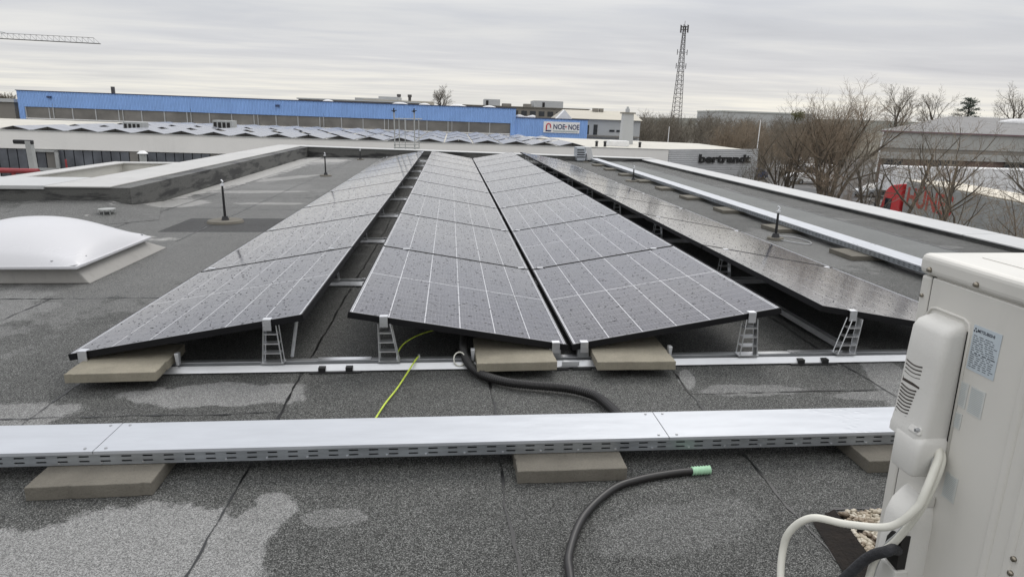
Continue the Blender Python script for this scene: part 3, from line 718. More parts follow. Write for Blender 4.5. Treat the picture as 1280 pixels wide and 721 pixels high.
# pipe cover below
S = [(.482, sec(.006, -1.985, -2.062)), (.474, sec(.030, -1.988, -2.068, .02)), (.458, sec(.050, -1.993, -2.072, .02)), (.432, sec(.060, -1.997, -2.075, .016)), (.30, sec(.065, -2.0, -2.077, .014)), (.10, sec(.069, -2.002, -2.080, .014))]
loft(S, 'pipe_cover', M['acp'], ac, bevel=0)
b = MB()
x_ = XA - .0660
outl = [(-2.035, .335), (-2.030, .350), (-2.034, .385), (-2.045, .405), (-2.078, .412), (-2.078, .330)]
b.add([(x_, y, z) for y, z in outl] + [(x_ + .02, y, z) for y, z in outl], [(5, 4, 3, 2, 1, 0), (6, 7, 8, 9, 10, 11)] + [(i, (i + 1) % 6, 6 + (i + 1) % 6, 6 + i) for i in range(6)]); b.build('pipe_opening', M['dark'], ac)
b = MB(); b.box(x_ - .002, x_ + .03, -2.079, -2.018, .22, .327); b.build('pipe_cover_plate', M['acp'], ac, bevel=.004)
# rating label: turned to the side panel plane, reading toward -y
ROT = (math.pi / 2, 0, -math.pi / 2)
b = MB(); b.box(XA - .0012, XA - .0003, -2.150, -2.082, .797, .888); b.build('rating_label', M['labelw'], ac)
text_part('label_text', 'MITSUBISHI', .0085, M['ink'], ac, (XA - .0014, -2.0925, .8755), ROT, .0001, off=.00015)
b = MB()
for (dy, dz) in [(0, .003), (-.0028, -.002), (.0028, -.002)]:
    y, z = -2.0875 + dy, .878 + dz; b.add([(XA - .0015, y, z + .0026), (XA - .0015, y - .0022, z), (XA - .0015, y, z - .0026), (XA - .0015, y + .0022, z)], [(0, 1, 2, 3)])
b.build('emblem', M['ink'], ac)
b = MB(); lr_ = random.Random(5)
z = .868
while z > .803:
    y = -2.0855
    big = lr_.random() < .2
    while y > -2.143:
        w = lr_.uniform(.003, .011); h = .0021 if big else .0013
        if y - w < -2.146: break
        b.add([(XA - .0015, y, z), (XA - .0015, y - w, z), (XA - .0015, y - w, z - h), (XA - .0015, y, z - h)], [(0, 3, 2, 1)]); y -= w + lr_.uniform(.0012, .006)
    z -= .0042
b.build('label_print', M['ink'], ac)
for (ya, yb, za, zb) in [(-2.077, -2.098, .715, .768), (-2.104, -2.140, .712, .768), (-2.077, -2.096, .668, .702), (-2.084, -2.118, .513, .570)]:
    b = MB(); b.box(XA - .0011, XA - .0003, yb, ya, za, zb); b.build('faded_label', M['labelf'], ac)
    b = MB(); z = zb - .004
    while z > za + .004:
        b.add([(XA - .0014, ya - .002, z), (XA - .0014, yb + .002 + lr_.uniform(0, .006), z), (XA - .0014, yb + .004, z - .0012), (XA - .0014, ya - .002, z - .0012)], [(0, 3, 2, 1)]); z -= .0036
    b.build('faded_print', M['inkf'], ac)
# cables at the unit
for nm_, W0 in (('white_cable_inner', [(.388, -2.068, .60), (.374, -2.084, .585), (.362, -2.094, .55), (.352, -2.098, .50), (.338, -2.072, .42), (.33, -2.045, .36), (.325, -2.03, .26), (.33, -2.03, .12), (.36, -2.1, .012)]),):
    tag(tubeobj('thin_grey_cable', W0, .0042, M['greypaint'], 10, 10), 'thin grey cable between the two white cables on the outdoor unit', 'cable')
W1 = [(.392, -2.070, .612), (.384, -2.084, .600), (.368, -2.096, .575), (.349, -2.108, .54), (.333, -2.110, .500), (.300, -2.088, .446), (.24, -2.041, .422), (.18, -2.003, .415), (.15, -1.976, .365), (.14, -1.973, .307), (.125, -2.01, .24), (.10, -2.10, .14), (.13, -2.3, .05), (.3, -2.5, .012), (.7, -2.7, .010)]
tag(tubeobj('white_cable', W1, .0082, M['whitecable'], 12, 10), 'thick white cable looping out to the left from the outdoor unit', 'cable')
W2 = [(.398, -2.072, .606), (.391, -2.086, .590), (.375, -2.096, .55), (.350, -2.100, .487), (.330, -2.075, .40), (.318, -2.045, .34), (.315, -2.035, .28), (.31, -2.03, .18), (.33, -2.05, .05), (.4, -2.3, .012)]
tag(tubeobj('white_cable', W2, .0075, M['whitecable'], 12, 10), 'white cable hanging straight down over the pipe cover of the outdoor unit', 'cable')
W3 = [(.340, -2.072, .375), (.318, -2.085, .388), (.305, -2.085, .383), (.295, -2.055, .350), (.285, -2.025, .295), (.27, -2.0, .22), (.27, -2.02, .12), (.33, -2.1, .03), (.5, -2.4, .02)]
tag(tubeobj('insulated_pipe', W3, .0115, M['foam'], 12, 10), 'dark foam insulated pipe bending out of the outdoor unit', 'pipe')
W4 = [(.335, -2.060, .36), (.345, -2.055, .40), (.36, -2.055, .37), (.36, -2.055, .30)]

# ================================================================ SKYLIGHT DOME
sk = thing('skylight_dome', 'white acrylic dome rooflight on a pale curb at the left', 'skylight', (-4.0, 2.42, 0))
b = MB(); b.hexa([(-.70, -.56, 0), (.68, -.56, 0), (.68, .86, 0), (-.70, .86, 0), (-.58, -.54, .135), (.56, -.54, .135), (.56, .56, .135), (-.58, .56, .135)]); b.build('curb', M['curb'], sk, bevel=.01)
b = MB(); b.box(-.66, .64, -.63, .64, .125, .150); b.build('flange', M['dome'], sk, bevel=.006)
b = MB(); N = 28
def hz(u, v): return .150 + .025 * min(1, 14 * min(1 - abs(u), 1 - abs(v))) + .24 * (max(0, 1 - abs(u) ** 2.3) ** .95) * (max(0, 1 - abs(v) ** 2.3) ** .95)
for j in range(N + 1):
    for i in range(N + 1):
        u, v = -1 + 2 * i / N, -1 + 2 * j / N; b.v.append((-.01 + u * .635, .005 + v * .625, hz(u, v)))
for j in range(N):
    for i in range(N): k = j * (N + 1) + i; b.f.append((k, k + 1, k + N + 2, k + N + 1)); b.m.append(0)
b.build('dome', M['dome'], sk, smooth=True)
b = MB()
for i in range(4):
    b.cyl((-.45 + i * .30, -.585), .014, .150, .185, 10, .010); b.cyl((.59, -.40 + i * .32), .014, .150, .185, 10, .010); b.cyl((-.45 + i * .30, .60), .014, .150, .185, 10, .010)
b.build('fixing_screw', M['aludark'], sk, smooth=False)
# drain cage
t = thing('roof_drain', 'small grey wire drain cage near the left parapet corner', 'drain', (-4.75, 5.15, .02))
b = MB(); b.cyl((0, 0), .13, 0, .015, 16); b.build('drain_flange', M['seam'], t)
b = MB()
for i in range(8):
    a = i * math.pi / 4; b.bar((.09 * math.cos(a), .09 * math.sin(a), .01), (.08 * math.cos(a), .08 * math.sin(a), .085), .006)
b.cyl((0, 0), .095, .082, .095, 16); b.build('drain_cage', M['greypaint'], t)
# pipes, rods
def rod(x, y, h, label, disc=.19, silver=True, z=0):
    t = thing('lightning_rod', label, 'lightning rod', (x, y, z), 0, 'lightning rods standing on the roof')
    b = MB(); b.cyl((0, 0), disc, .002, .028, 24, disc * .93); b.build('concrete_base', M['slabdark'], t)
    b = MB(); b.cyl((0, 0), .045, .028, .075, 12, .03); b.cyl((0, 0), .016, .075, h, 8, .012); b.build('pole', M['black'], t)
    b = MB(); b.box(-.022, .022, -.014, .014, h, h + .022); b.tube([(0, 0, h + .02), (.01, 0, h + .05), (-.01, 0, h + .07)], .009, 6); b.build('wire_holder', M['edge'], t)
rod(-3.28, 4.85, .43, 'black lightning rod on a round concrete foot inside a dark felt square', .21)
rod(-3.22, 11.1, .42, 'middle black lightning rod between the leftmost panel row and the parapet', .12)
rod(-3.2, 16.5, .26, 'small distant lightning rod by the far parapet, left of the panels', .10)
rod(2.97, 3.72, .30, 'black lightning rod with silver tip in front of the right cable tray', .09)
rod(3.22, 10.55, .26, 'lightning rod on a pale disc halfway along the right cable tray', .17)
rod(3.42, 16.6, .26, 'lightning rod at the far end of the right cable tray', .08)
b = MB(); b.tube(spline([(2.97, 3.68, .012), (3.1, 3.45, .012), (3.2, 3.40, .012), (3.27, 3.55, .012), (3.24, 3.8, .012), (3.1, 3.9, .012)], 8), .0045, 6); tag(b.build('down_conductor', M['aludark'], smooth=True), 'thin grey wire curled on the felt beside the nearest right rod', 'wire')
# ladder exit hoop on far parapet
t = thing('ladder_hoop', 'grey steel ladder hoop with small lamps on the far parapet', 'ladder', (-2.35, 18.3, .24))
for x in (0, .62): 
    b = MB(); b.bar((x, 0, 0), (x, 0, 1.12), .028); b.bar((x + .12, .35, 0), (x + .12, .35, .95), .022); b.build('post', M['greypaint'], t)
    b = MB(); b.box(x - .035, x + .03, -.05, .02, 1.12, 1.15); b.tube([(x - .01, 0, 1.12), (x + .0, 0, 1.24)], .022, 6); b.tube([(x - .08, 0, 1.15), (x + .08, 0, 1.17)], .014, 5); b.build('lamp', M['black'], t)
b = MB(); b.bar((0, 0, .92), (.85, .35, .92), .022); b.bar((.32, .1, 0), (.32, .1, .92), .018); b.bar((-.03, -.02, .04), (.75, -.02, .04), .03); b.bar((-.03, -.02, .14), (.75, -.02, .14), .02); b.build('handrail', M['greypaint'], t)

# ================================================================ BACKGROUND (its own level frame)
bgmode[0] = True
GZ = -5.5
def flat(name, c1, c2, scale, rough=.9):
    t = NT(name); v = t.tc.outputs['Object']
    return t.done(t.mix(t.step(t.noise(v, scale, 6, .6), .35, .65), c1, c2), rough, 0)
M['ground'] = flat('winter_ground', (.085, .08, .055), (.13, .115, .08), .02)
M['yard'] = flat('yard_asphalt', (.09, .09, .088), (.15, .145, .14), .4)
M['road'] = flat('road_asphalt', (.05, .05, .052), (.08, .08, .08), .6)
M['hill'] = flat('far_wooded_hill', (.05, .055, .045), (.09, .09, .07), .01)
M['blue'] = corrugated('blue_corrugated_steel', (.25, .43, .82), .35, 0)
M['bluedark'] = simple('dark_blue_trim', (.03, .05, .12), .5)
M['winband'] = simple('dusty_window_glass', (.17, .162, .148), .4, 0, .3, .4)
M['greypane'] = simple('grey_blue_window_glass', (.10, .108, .122), .3, 0, .4, .6)
M['panedark'] = simple('dark_window_glass', (.03, .035, .042), .15, 0, .5, .6)
M['nbwall'] = simple('pale_fascia', (.80, .785, .75), .6, 0, .04, .3, dirt=.1)
M['nbroof'] = simple('pale_roof_sheet', (.52, .50, .44), .7, 0, .1, .5, dirt=.2)
M['bert'] = corrugated('silver_horizontal_siding', (.52, .53, .54), .16, 2, .4)
M['office'] = simple('grey_office_wall', (.22, .205, .18), .8, 0, .1, .3)
M['officelight'] = simple('light_plant_room', (.45, .46, .46), .7, 0, .06, .3)
M['cream'] = simple('cream_render', (.48, .45, .38), .8, 0, .06, .3)
M['snowroof'] = simple('pale_foil', (.72, .72, .72), .5)
M['farpanel'] = simple('distant_panel_glass', (.25, .26, .29), .25, 0, .2, .5, spec=.8)
M['purple'] = simple('faded_purple_trim', (.16, .10, .11), .6)
M['whroof'] = corrugated('grey_purple_roof', (.26, .255, .25), .4, 0, .85)
M['whwall'] = simple('warehouse_wall', (.36, .36, .34), .7, 0, .08, .3, dirt=.2)
M['brick'] = simple('dull_brick', (.15, .10, .085), .85, 0, .15, .8)
M['bark'] = simple('winter_bark', (.085, .070, .052), .9, 0, .3, 2)
M['twig'] = simple('tan_twigs', (.22, .175, .125), .9, 0, .35, 1)
M['twigdark'] = simple('grey_brown_twigs', (.16, .14, .11), .9, 0, .35, 1)
M['needle'] = simple('pine_needles', (.018, .032, .018), .8, 0, .4, 2)
M['mast'] = simple('dark_lattice_steel', (.07, .065, .065), .6)
M['crane'] = simple('crane_steel', (.22, .22, .22), .6)
M['tarp'] = simple('weathered_grey_tarpaulin', (.30, .31, .30), .6, 0, .15, 1, dirt=.3)
M['tarptop'] = simple('cream_tarp_roof', (.62, .57, .47), .6, 0, .06, 1, dirt=.1)
M['truckred'] = simple('red_cab_paint', (.52, .03, .035), .3, 0, .08)
M['letter'] = simple('faded_red_letters', (.42, .045, .035), .6, 0, .15, 3)
M['carpaint'] = simple('silver_car_paint', (.42, .44, .46), .25, .3, .05)
M['signred'] = simple('sign_red', (.50, .03, .05), .4)
M['navy'] = simple('sign_navy', (.025, .04, .12), .4)
M['tyre'] = simple('tyre', (.015, .015, .015), .8)

b = MB(); b.add([(-4000, -1500, GZ), (4000, -1500, GZ), (4000, 5000, GZ), (-4000, 5000, GZ)], [(0, 1, 2, 3)]); struct(b.build('ground', M['ground']))
b = MB(); b.add([(-70, -20, GZ + .004), (120, -20, GZ + .004), (120, 150, GZ + .004), (-70, 150, GZ + .004)], [(0, 1, 2, 3)]); struct(b.build('yard', M['yard']))
# road beside the building with kerbs and a centre line
ang = math.atan2(14.8, 5.8)
rd = thing('tmp', '', ''); BG.remove(rd); D.objects.remove(rd)
def strip(name, cx, w, z0, z1, mat, y0=-30, y1=75):
    dx, dy = math.cos(ang), math.sin(ang); nx, ny = -dy, dx
    b = MB(); pts = []
    for s, o in ((y0, -w / 2), (y0, w / 2), (y1, w / 2), (y1, -w / 2)):
        pts.append((24.0 + dx * (s - 30) + nx * (-(cx) + o), 28 + dy * (s - 30) + ny * (-(cx) + o)))
    b.prism(pts[::-1] if False else pts, z0, z1); return struct(b.build(name, mat))
strip('road', 0, 7.5, GZ + .005, GZ + .008, M['road'])
strip('pavement', -5.1, 2.4, GZ + .006, GZ + .13, M['yard'])
strip('pavement', 4.9, 2.2, GZ + .006, GZ + .13, M['yard'])
for i in range(12): strip('road_marking', 0, .12, GZ + .0085, GZ + .012, M['white'], -20 + i * 8, -17 + i * 8)
# hills
def hill(pts, y, depth, label):
    b = MB(); n = len(pts); hr = random.Random(11)
    P = []
    for i in range(n - 1):
        for k in range(14):
            t = k / 14; P.append((pts[i][0] * (1 - t) + pts[i + 1][0] * t, pts[i][1] * (1 - t) + pts[i + 1][1] * t + hr.uniform(-.6, .6)))
    for (x, z) in P: b.v += [(x, y, GZ), (x, y + depth * .5, z), (x, y + depth, GZ)]
    for i in range(len(P) - 1):
        a = i * 3; b.f += [(a, a + 3, a + 4, a + 1), (a + 1, a + 4, a + 5, a + 2)]; b.m += [0, 0]
    struct(b.build('hill', M['hill']))
hill([(-1500, -4), (200, 6), (650, 16), (950, 24), (1200, 24), (1600, 20), (2300, 5)], 1350, 500, '')

# neighbouring hall: white fascia, pale roof, signed corner
nb = thing('neighbour_hall', 'long low white hall with a black wordmark on its silver corner', 'building')
fy = lambda x: 49.6 + .0475 * (x + 60)
poly = [(-60, 49.6), (17.8, 53.3), (27.6, 57.3), (28.4, 75), (20.8, 77.5), (6.8, 81.6), (-60, 84.5)]
b = MB(); b.prism(poly, -1.3, -1.0); b.build('roof', M['nbroof'], nb)
b = MB(); b.prism([(-59.7, 49.85), (17.8, 53.55), (27.4, 57.4), (28.2, 74.8), (20.8, 77.2), (6.8, 81.3), (-59.7, 84.2)], GZ, -1.31); b.build('wall', M['nbwall'], nb)
b = MB(); b.wall((-60, 49.5), (17.8, 53.2), .12, -2.30, -.97); b.build('fascia', M['nbwall'], nb)
b = MB(); b.wall((-60, 49.44), (17.8, 53.14), .2, -.968, -.93); b.build('fascia_capping', M['greypaint'], nb)
b = MB(); b.wall((17.86, 53.2), (27.6, 57.15), .12, -3.6, -.93, -.82); b.build('corner_siding', M['bert'], nb)
a2 = math.atan2(3.95, 9.74)
text_part('wordmark', 'bertrandt', 1.0, M['black'], nb, (20.95, 54.36, -2.03), (math.pi / 2, 0, a2), .05, sx=1.60, off=.03)
for i in range(44):
    x0 = -40 + i * .66; b = MB(); y = fy(x0) - .02; b.box(x0, x0 + .60, y, y + .15, -4.6, -2.34); b.build('window', M['greypane'] if i % 9 not in (4,) else M['winband'], nb)
b = MB(); x0 = -32.6
for (xa_, xb_, za, zb) in [(x0, x0 + .25, -4.3, -2.36), (x0 + 1.9, x0 + 2.15, -4.3, -2.36), (x0, x0 + 2.15, -3.9, -3.7), (x0, x0 + 2.15, -2.5, -2.34)]:
    b.box(xa_, xb_, fy(x0) - .2, fy(x0) - .06, za, zb)
b.build('door_frame', M['greypaint'], nb)
# rooflights / equipment on that roof
def roofbox(name, label, cat, x, y, w, d, h, mat, z=-1.0, extra=True):
    t = thing(name, label, cat, (x, y, z)); b = MB(); b.box(-w / 2, w / 2, -d / 2, d / 2, 0, h); b.build('housing', mat, t, bevel=.03)
    if extra:
        b = MB()
        for i in range(4): b.box(-w / 2 + .1 + i * (w - .2) / 4, -w / 2 + .05 + (i + 1) * (w - .2) / 4 - .08, -d / 2 - .02, -d / 2 - .005, h * .25, h * .8)
        b.build('grille', M['dark'], t)
    return t
roofbox('roof_unit', 'white roof unit box at the far left end of the neighbouring roof', 'roof unit', -36.4, 51.2, 1.3, .9, .62, M['white'], extra=False)
roofbox('ventilation_unit', 'grey ventilation unit among the far panels, the left one', 'ventilation unit', -27.8, 58, 1.6, 1.2, .75, M['greypaint'])
roofbox('ventilation_unit', 'grey ventilation unit on a white dome base, right of the other one', 'ventilation unit', -23.6, 68, 1.9, 1.5, .95, M['greypaint'])
roofbox('rooflight', 'white rounded rooflight on the pale roof left of the tall chimney', 'rooflight', 14.6, 58.5, 1.9, 1.2, .5, M['white'], extra=False)
for i, (x, y) in enumerate([(12.1, 56), (12.9, 56.2), (16.3, 57)]):
    b = MB(); b.cyl((0, 0), .12, 0, .38, 10); b.cyl((0, 0), .2, .38, .5, 10, .08); o = b.build('roof_cowl', M['black']); o.location = (x, y, -1.0)
    tag(o, ['small black roof cowl, leftmost of three left of the chimney', 'small black roof cowl, middle of three left of the chimney', 'small black roof cowl, nearest the tall chimney'][i], 'cowl', 'black cowls on the neighbouring roof')
t = thing('chimney', 'tall square grey chimney with a capped top on the neighbouring roof', 'chimney', (17.1, 65.2, -1.0))
b = MB(); b.hexa([(-.62, -.5, 0), (.62, -.5, 0), (.62, .5, 0), (-.62, .5, 0), (-.5, -.5, 3.0), (.5, -.5, 3.0), (.5, .5, 3.0), (-.5, .5, 3.0)]); b.build('shaft', M['officelight'], t)
b = MB(); b.box(-.65, .65, -.65, .65, 3.0, 3.14); b.build('cap', M['office'], t); b = MB(); b.cyl((-.05, 0), .22, 3.14, 3.5, 10); b.cyl((-.05, 0), .12, 3.5, 3.7, 10); b.build('flue', M['officelight'], t)
# far solar field
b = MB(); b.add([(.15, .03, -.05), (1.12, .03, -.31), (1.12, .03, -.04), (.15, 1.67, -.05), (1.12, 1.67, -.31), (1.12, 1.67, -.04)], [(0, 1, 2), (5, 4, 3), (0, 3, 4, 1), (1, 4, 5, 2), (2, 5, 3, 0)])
o = b.build('tmp', M['dark']); SHADE_PLATE = o.data; D.objects.remove(o)
pp = MB(); pp.box(0, 1.17, 0, 1.70, -.03, 0)
fp = pp.build('distant_solar_panel', [M['farpanel']]); first = True
rest = MB()
for i in range(19):
    for s in (0, 1):
        for k in range(8 if i < 18 else 6):
            o = fp if first else fp.copy()
            if not first: col.objects.link(o)
            first = False
            x = -34.0 + i * 2.42; y = fy(x) + .9 + k * 1.74 + (1.6 if k >= 4 else 0); tl = .23
            if k == 0: ep = D.objects.new('shade_plate', SHADE_PLATE); col.objects.link(ep); ep.parent = o  # black wedge added to imitate the shade under the front panels
            if s == 0: o.location = (x - 1.14, y, -.93); o.rotation_euler = (0, -tl, 0)
            else: o.location = (x + 1.14, y + 1.70, -.93); o.rotation_euler = (0, -tl, math.pi)
            side = 'left' if s == 0 else 'right'
            tag(o, f'small grey panel, {side} slope of the {ORD[i]} ridge from the left, {ORD[k]} row back', 'solar panel', 'solar panels on the neighbouring roof')

cs, sn = math.cos(.23), math.sin(.23)
for i in range(19):
    x = -34.0 + i * 2.42
    for k in range(8, 15):
        y = fy(x) + .9 + k * 1.74 + 3.0
        if y + 1.7 > 82.5 - max(0, x - 2) * .9: continue
        for s in (1, -1):
            rest.hexa([(x - s * 1.14, y, -.96), (x - s * (1.14 - 1.17 * cs), y, -.96 + 1.17 * sn), (x - s * (1.14 - 1.17 * cs), y + 1.7, -.96 + 1.17 * sn), (x - s * 1.14, y + 1.7, -.96),
                       (x - s * 1.14, y, -.93), (x - s * (1.14 - 1.17 * cs), y, -.93 + 1.17 * sn), (x - s * (1.14 - 1.17 * cs), y + 1.7, -.93 + 1.17 * sn), (x - s * 1.14, y + 1.7, -.93)])
o = rest.build('far_solar_field', M['farpanel']); struct(o, 'stuff'); o['label'] = 'rearmost rows of grey solar panels in front of the blue hall'

# blue hall
bl = thing('blue_hall', 'long hall clad in corrugated blue steel above a strip of dusty windows', 'building')
b = MB(); b.box(-57.4, 8.1, 92, 122, .42, 2.40); b.build('blue_cladding', M['blue'], bl)
b = MB(); b.box(-57.2, 8.0, 92.3, 121.8, GZ, .415); b.build('lower_wall', M['nbwall'], bl)
b = MB(); b.box(-57.5, 8.2, 91.9, 122.1, 2.402, 2.50); b.build('roof_edge', M['bluedark'], bl)
b = MB(); b.box(-57.4, -56.7, 91.98, 92.3, GZ, .415); b.build('corner_cladding', M['blue'], bl); b = MB(); b.box(7.4, 8.1, 91.98, 92.3, GZ, .415); b.build('corner_cladding', M['blue'], bl)
for i in range(22):
    x0 = -56.6 + i * 2.91; b = MB(); b.box(x0 + .06, x0 + 2.85, 92.15, 92.29, -1.0, .40); b.build('window', M['winband'], bl)
    b = MB(); b.box(x0 - .05, x0 + .05, 92.05, 92.15, -1.0, .40)
    if i % 3 == 1: b.box(x0 + .5, x0 + .58, 92.0, 92.1, -1.2, .9 if i % 2 else .40)
    b.build('mullion', M['officelight'], bl)
b = MB(); b.box(-56.7, 7.4, 92.0, 92.3, -1.12, -1.003); b.build('sill', M['white'], bl)
for x, z in ((-53.6, 1.6), (-24.5, 1.55)):
    b = MB(); b.box(x, x + .5, 91.7, 91.99, z, z + .25); b.build('wall_lamp', M['bluedark'], bl)
for (x, w) in [(-47.0, .35)]:
    b = MB(); b.box(x, x + w, 95, 95.4, 2.5, 3.4); b.build('vent', M['mast'], bl)
for (x, w) in [(-10, 3), (-6, 2.2), (-1.5, 3.2), (3.5, 2.6), (-20, 2)]:
    b = MB(); n = 8
    b.tube([(x + w * i / n, 100, 2.45) for i in range(n + 1)], [.05 + .35 * math.sin(math.pi * i / n) for i in range(n + 1)], 8); b.build('rooflight_dome', M['snowroof'], bl, smooth=True)
ba = thing('blue_annex', 'lower blue annex carrying a white company sign', 'building')
b = MB(); b.box(8.12, 18.4, 92.2, 110, GZ, 1.18); b.build('blue_cladding', M['blue'], ba)
b = MB(); b.box(8.12, 18.5, 92.1, 110, 1.182, 1.30); b.build('roof_edge', M['bluedark'], ba)
b = MB(); b.tube([(8.3 + i * .4, 94, 1.35) for i in range(8)], [.2 + .12 * math.sin(i * 1.3) for i in range(8)], 8); b.build('foil_cover', M['snowroof'], ba, smooth=True)
sg = thing('company_sign', 'white sign reading NOE+NOE on the blue annex', 'sign')
b = MB(); b.box(12.1, 17.25, 92.05, 92.16, -.66, .86); b.build('board', M['white'], sg)
text_part('sign_text', 'NOE', 1.0, M['navy'], sg, (13.45, 92.03, -.16), (math.pi / 2, 0, 0), .01, sx=.82, off=.02)
text_part('sign_text', 'NOE', 1.0, M['navy'], sg, (15.6, 92.03, -.16), (math.pi / 2, 0, 0), .01, sx=.76, off=.02)
text_part('sign_text', '+', .5, M['signred'], sg, (15.15, 92.03, .02), (math.pi / 2, 0, 0), .01, sx=1, off=.02)
b = MB(); b.box(13.45, 17.0, 92.01, 92.04, -.50, -.34); b.build('sign_small_print', M['inkf'], sg)
b = MB(); b.tube([(12.5, 92.02, -.28), (12.5, 92.02, .25), (12.6, 92.02, .5), (12.8, 92.02, .58), (13.02, 92.02, .5), (13.1, 92.02, .25), (13.1, 92.02, .0)], .08, 6); b.box(12.42, 12.58, 91.98, 92.03, -.28, .3); b.build('emblem', M['signred'], sg)
b = MB(); b.box(12.4, 13.2, 91.99, 92.03, -.50, -.32); b.build('emblem_base', M['navy'], sg)

# gabled house right of the sign
gh = thing('gabled_house', 'light grey gabled building with small dark windows behind the tall chimney', 'building')
b = MB(); b.box(17.0, 28.2, 100, 112, GZ, 1.35); b.build('wall', M['officelight'], gh)
b = MB(); b.add([(16.0, 99.5, 1.4), (28.4, 99.5, 1.4), (28.4, 106, 2.75), (16.9, 106, 2.75), (28.4, 112.5, 1.4), (16.0, 112.5, 1.4)], [(0, 1, 2, 3), (3, 2, 4, 5), (0, 3, 5), (1, 4, 2), (0, 5, 4, 1)]); b.build('roof', M['cream'], gh)
b = MB(); b.add([(15.0, 99.3, 1.3), (17.4, 99.3, 1.3), (16.2, 99.3, 2.6), (15.0, 101, 1.3), (17.4, 101, 1.3), (16.2, 101, 2.6)], [(0, 1, 2), (5, 4, 3), (0, 3, 4, 1), (1, 4, 5, 2), (2, 5, 3, 0)]); b.build('gable', M['white'], gh)
for (x0, x1, z0, z1) in [(19.6, 20.2, -.9, .5), (20.9, 21.5, -.9, .6), (23.4, 24.2, -.4, -.1), (24.5, 25.3, -.4, -.1), (18.0, 18.3, -.8, .2)]:
    b = MB(); b.box(x0, x1, 99.9, 99.99, z0, z1); b.build('window', M['panedark'], gh)
b = MB(); b.box(17.5, 28, 99.2, 99.9, -1.75, -1.55); b.build('ledge', M['white'], gh)
b = MB(); b.box(17.5, 28, 99.3, 99.9, -1.2, -1.0); b.build('balcony_rail', M['office'], gh)
for (x, w) in [(21.7, .9), (22.8, .6)]:
    b = MB(); b.box(x, x + w, 105, 105.8, 2.6, 3.1); b.build('roof_vent', M['office'], gh)
# office block and plant rooms
ob = thing('office_block', 'long grey office block with a strip of windows behind the blue annex', 'building')
b = MB(); b.box(2.0, 34, 170, 186, GZ, 3.75); b.build('wall', M['office'], ob)
b = MB(); b.box(1.7, 34.3, 169.7, 186.3, 3.752, 3.95); b.build('roof_edge', M['office'], ob)
for i in range(12):
    x0 = 7.6 + i * 2.25; b = MB(); b.box(x0, x0 + 1.45, 169.9, 169.99, 1.75, 2.95); b.build('window', M['panedark'], ob)
b = MB(); b.box(20.0, 27.6, 172, 180, 3.96, 5.6); b.build('plant_room', M['officelight'], ob); b = MB(); b.box(7.3, 11.3, 172, 180, 3.96, 5.5); b.build('plant_room', M['officelight'], ob)
b = MB(); b.box(22.2, 22.8, 171.9, 171.99, 4.0, 5.2); b.build('plant_door', M['dark'], ob); b = MB(); b.box(7.7, 8.3, 171.9, 171.99, 4.0, 5.2); b.build('plant_door', M['dark'], ob)
b = MB(); b.box(17.6, 19.4, 172, 176, 3.96, 4.7); b.box(12.0, 14.2, 172, 176, 3.96, 4.6); b.build('roof_unit', M['office'], ob)
cb = thing('cream_block', 'cream industrial block with two black flues beyond the blue hall', 'building')
b = MB(); b.box(-22, -5.6, 163, 180, GZ, 4.2); b.build('wall', M['cream'], cb)
b = MB(); b.box(-18.5, -13.5, 164, 172, 4.2, 5.0); b.box(-24, -14, 163.5, 172, 3.4, 4.5); b.build('penthouse', M['officelight'], cb)
for x in (-13.8, -11.2):
    b = MB(); b.cyl((x, 166), .35, 4.2, 5.7, 10); b.cyl((x, 166), .5, 5.1, 5.7, 10); b.build('flue', M['mast'], cb)
lb = thing('low_grey_roof', 'low grey flat roof building at the far left edge', 'building')
b = MB(); b.box(-90, -58.5, 93, 120, GZ, .9); b.build('wall', M['office'], lb); b = MB(); b.box(-90, -58.3, 92.7, 120, .9, 1.35); b.build('roof_edge', M['officelight'], lb)
lb = thing('low_far_hall', 'flat far hall just showing over the blue hall roof', 'building')
b = MB(); b.box(-32, -8, 140, 150, GZ, 3.35); b.build('wall', M['office'], lb); b = MB(); b.box(-32.3, -7.7, 139.7, 150.3, 3.352, 3.6); b.build('roof_edge', M['officelight'], lb)
fw = thing('pale_far_hall', 'pale blue grey hall behind the bare trees right of the mast', 'building')
b = MB(); b.box(121, 165, 298, 330, GZ, 7.0); b.build('wall', M['officelight'], fw); b = MB(); b.box(120.7, 165.3, 297.6, 330, 7.0, 7.6); b.build('roof_edge', M['labelf'], fw)

# warehouse right
wh = thing('warehouse', 'large grey warehouse with purple eaves behind the lorry', 'building')
def whp(o, z0, z1): return MB().prism([(46.6 - o, 68 - o), (92, 68 - o), (92, 88 + o), (60 - o, 88 + o)], z0, z1)
whp(-.3, GZ, -.56).build('wall', M['brick'], wh)
whp(0, -.55, 1.12).build('upper_cladding', M['whwall'], wh)
whp(-.1, -1.02, -.552).build('dark_strip', M['office'], wh)
whp(.1, -1.75, -1.022).build('canopy_board', M['whwall'], wh)
whp(.3, 1.122, 1.27).build('eave', M['purple'], wh)
b = MB(); b.add([(46.3, 67.7, 1.275), (92.3, 67.7, 1.275), (92.3, 78, 3.3), (62, 78, 3.3), (92.3, 88.4, 1.275), (59.7, 88.4, 1.275)], [(0, 1, 2, 3), (3, 2, 4, 5), (0, 3, 5), (1, 4, 2)]); b.build('roof', M['whroof'], wh)
b = MB(); b.tube([(66 + i * .5, 75, 2.75) for i in range(13)], [.1 + .4 * math.sin(math.pi * i / 12) for i in range(13)], 10); b.build('rooflight', M['snowroof'], wh, smooth=True)
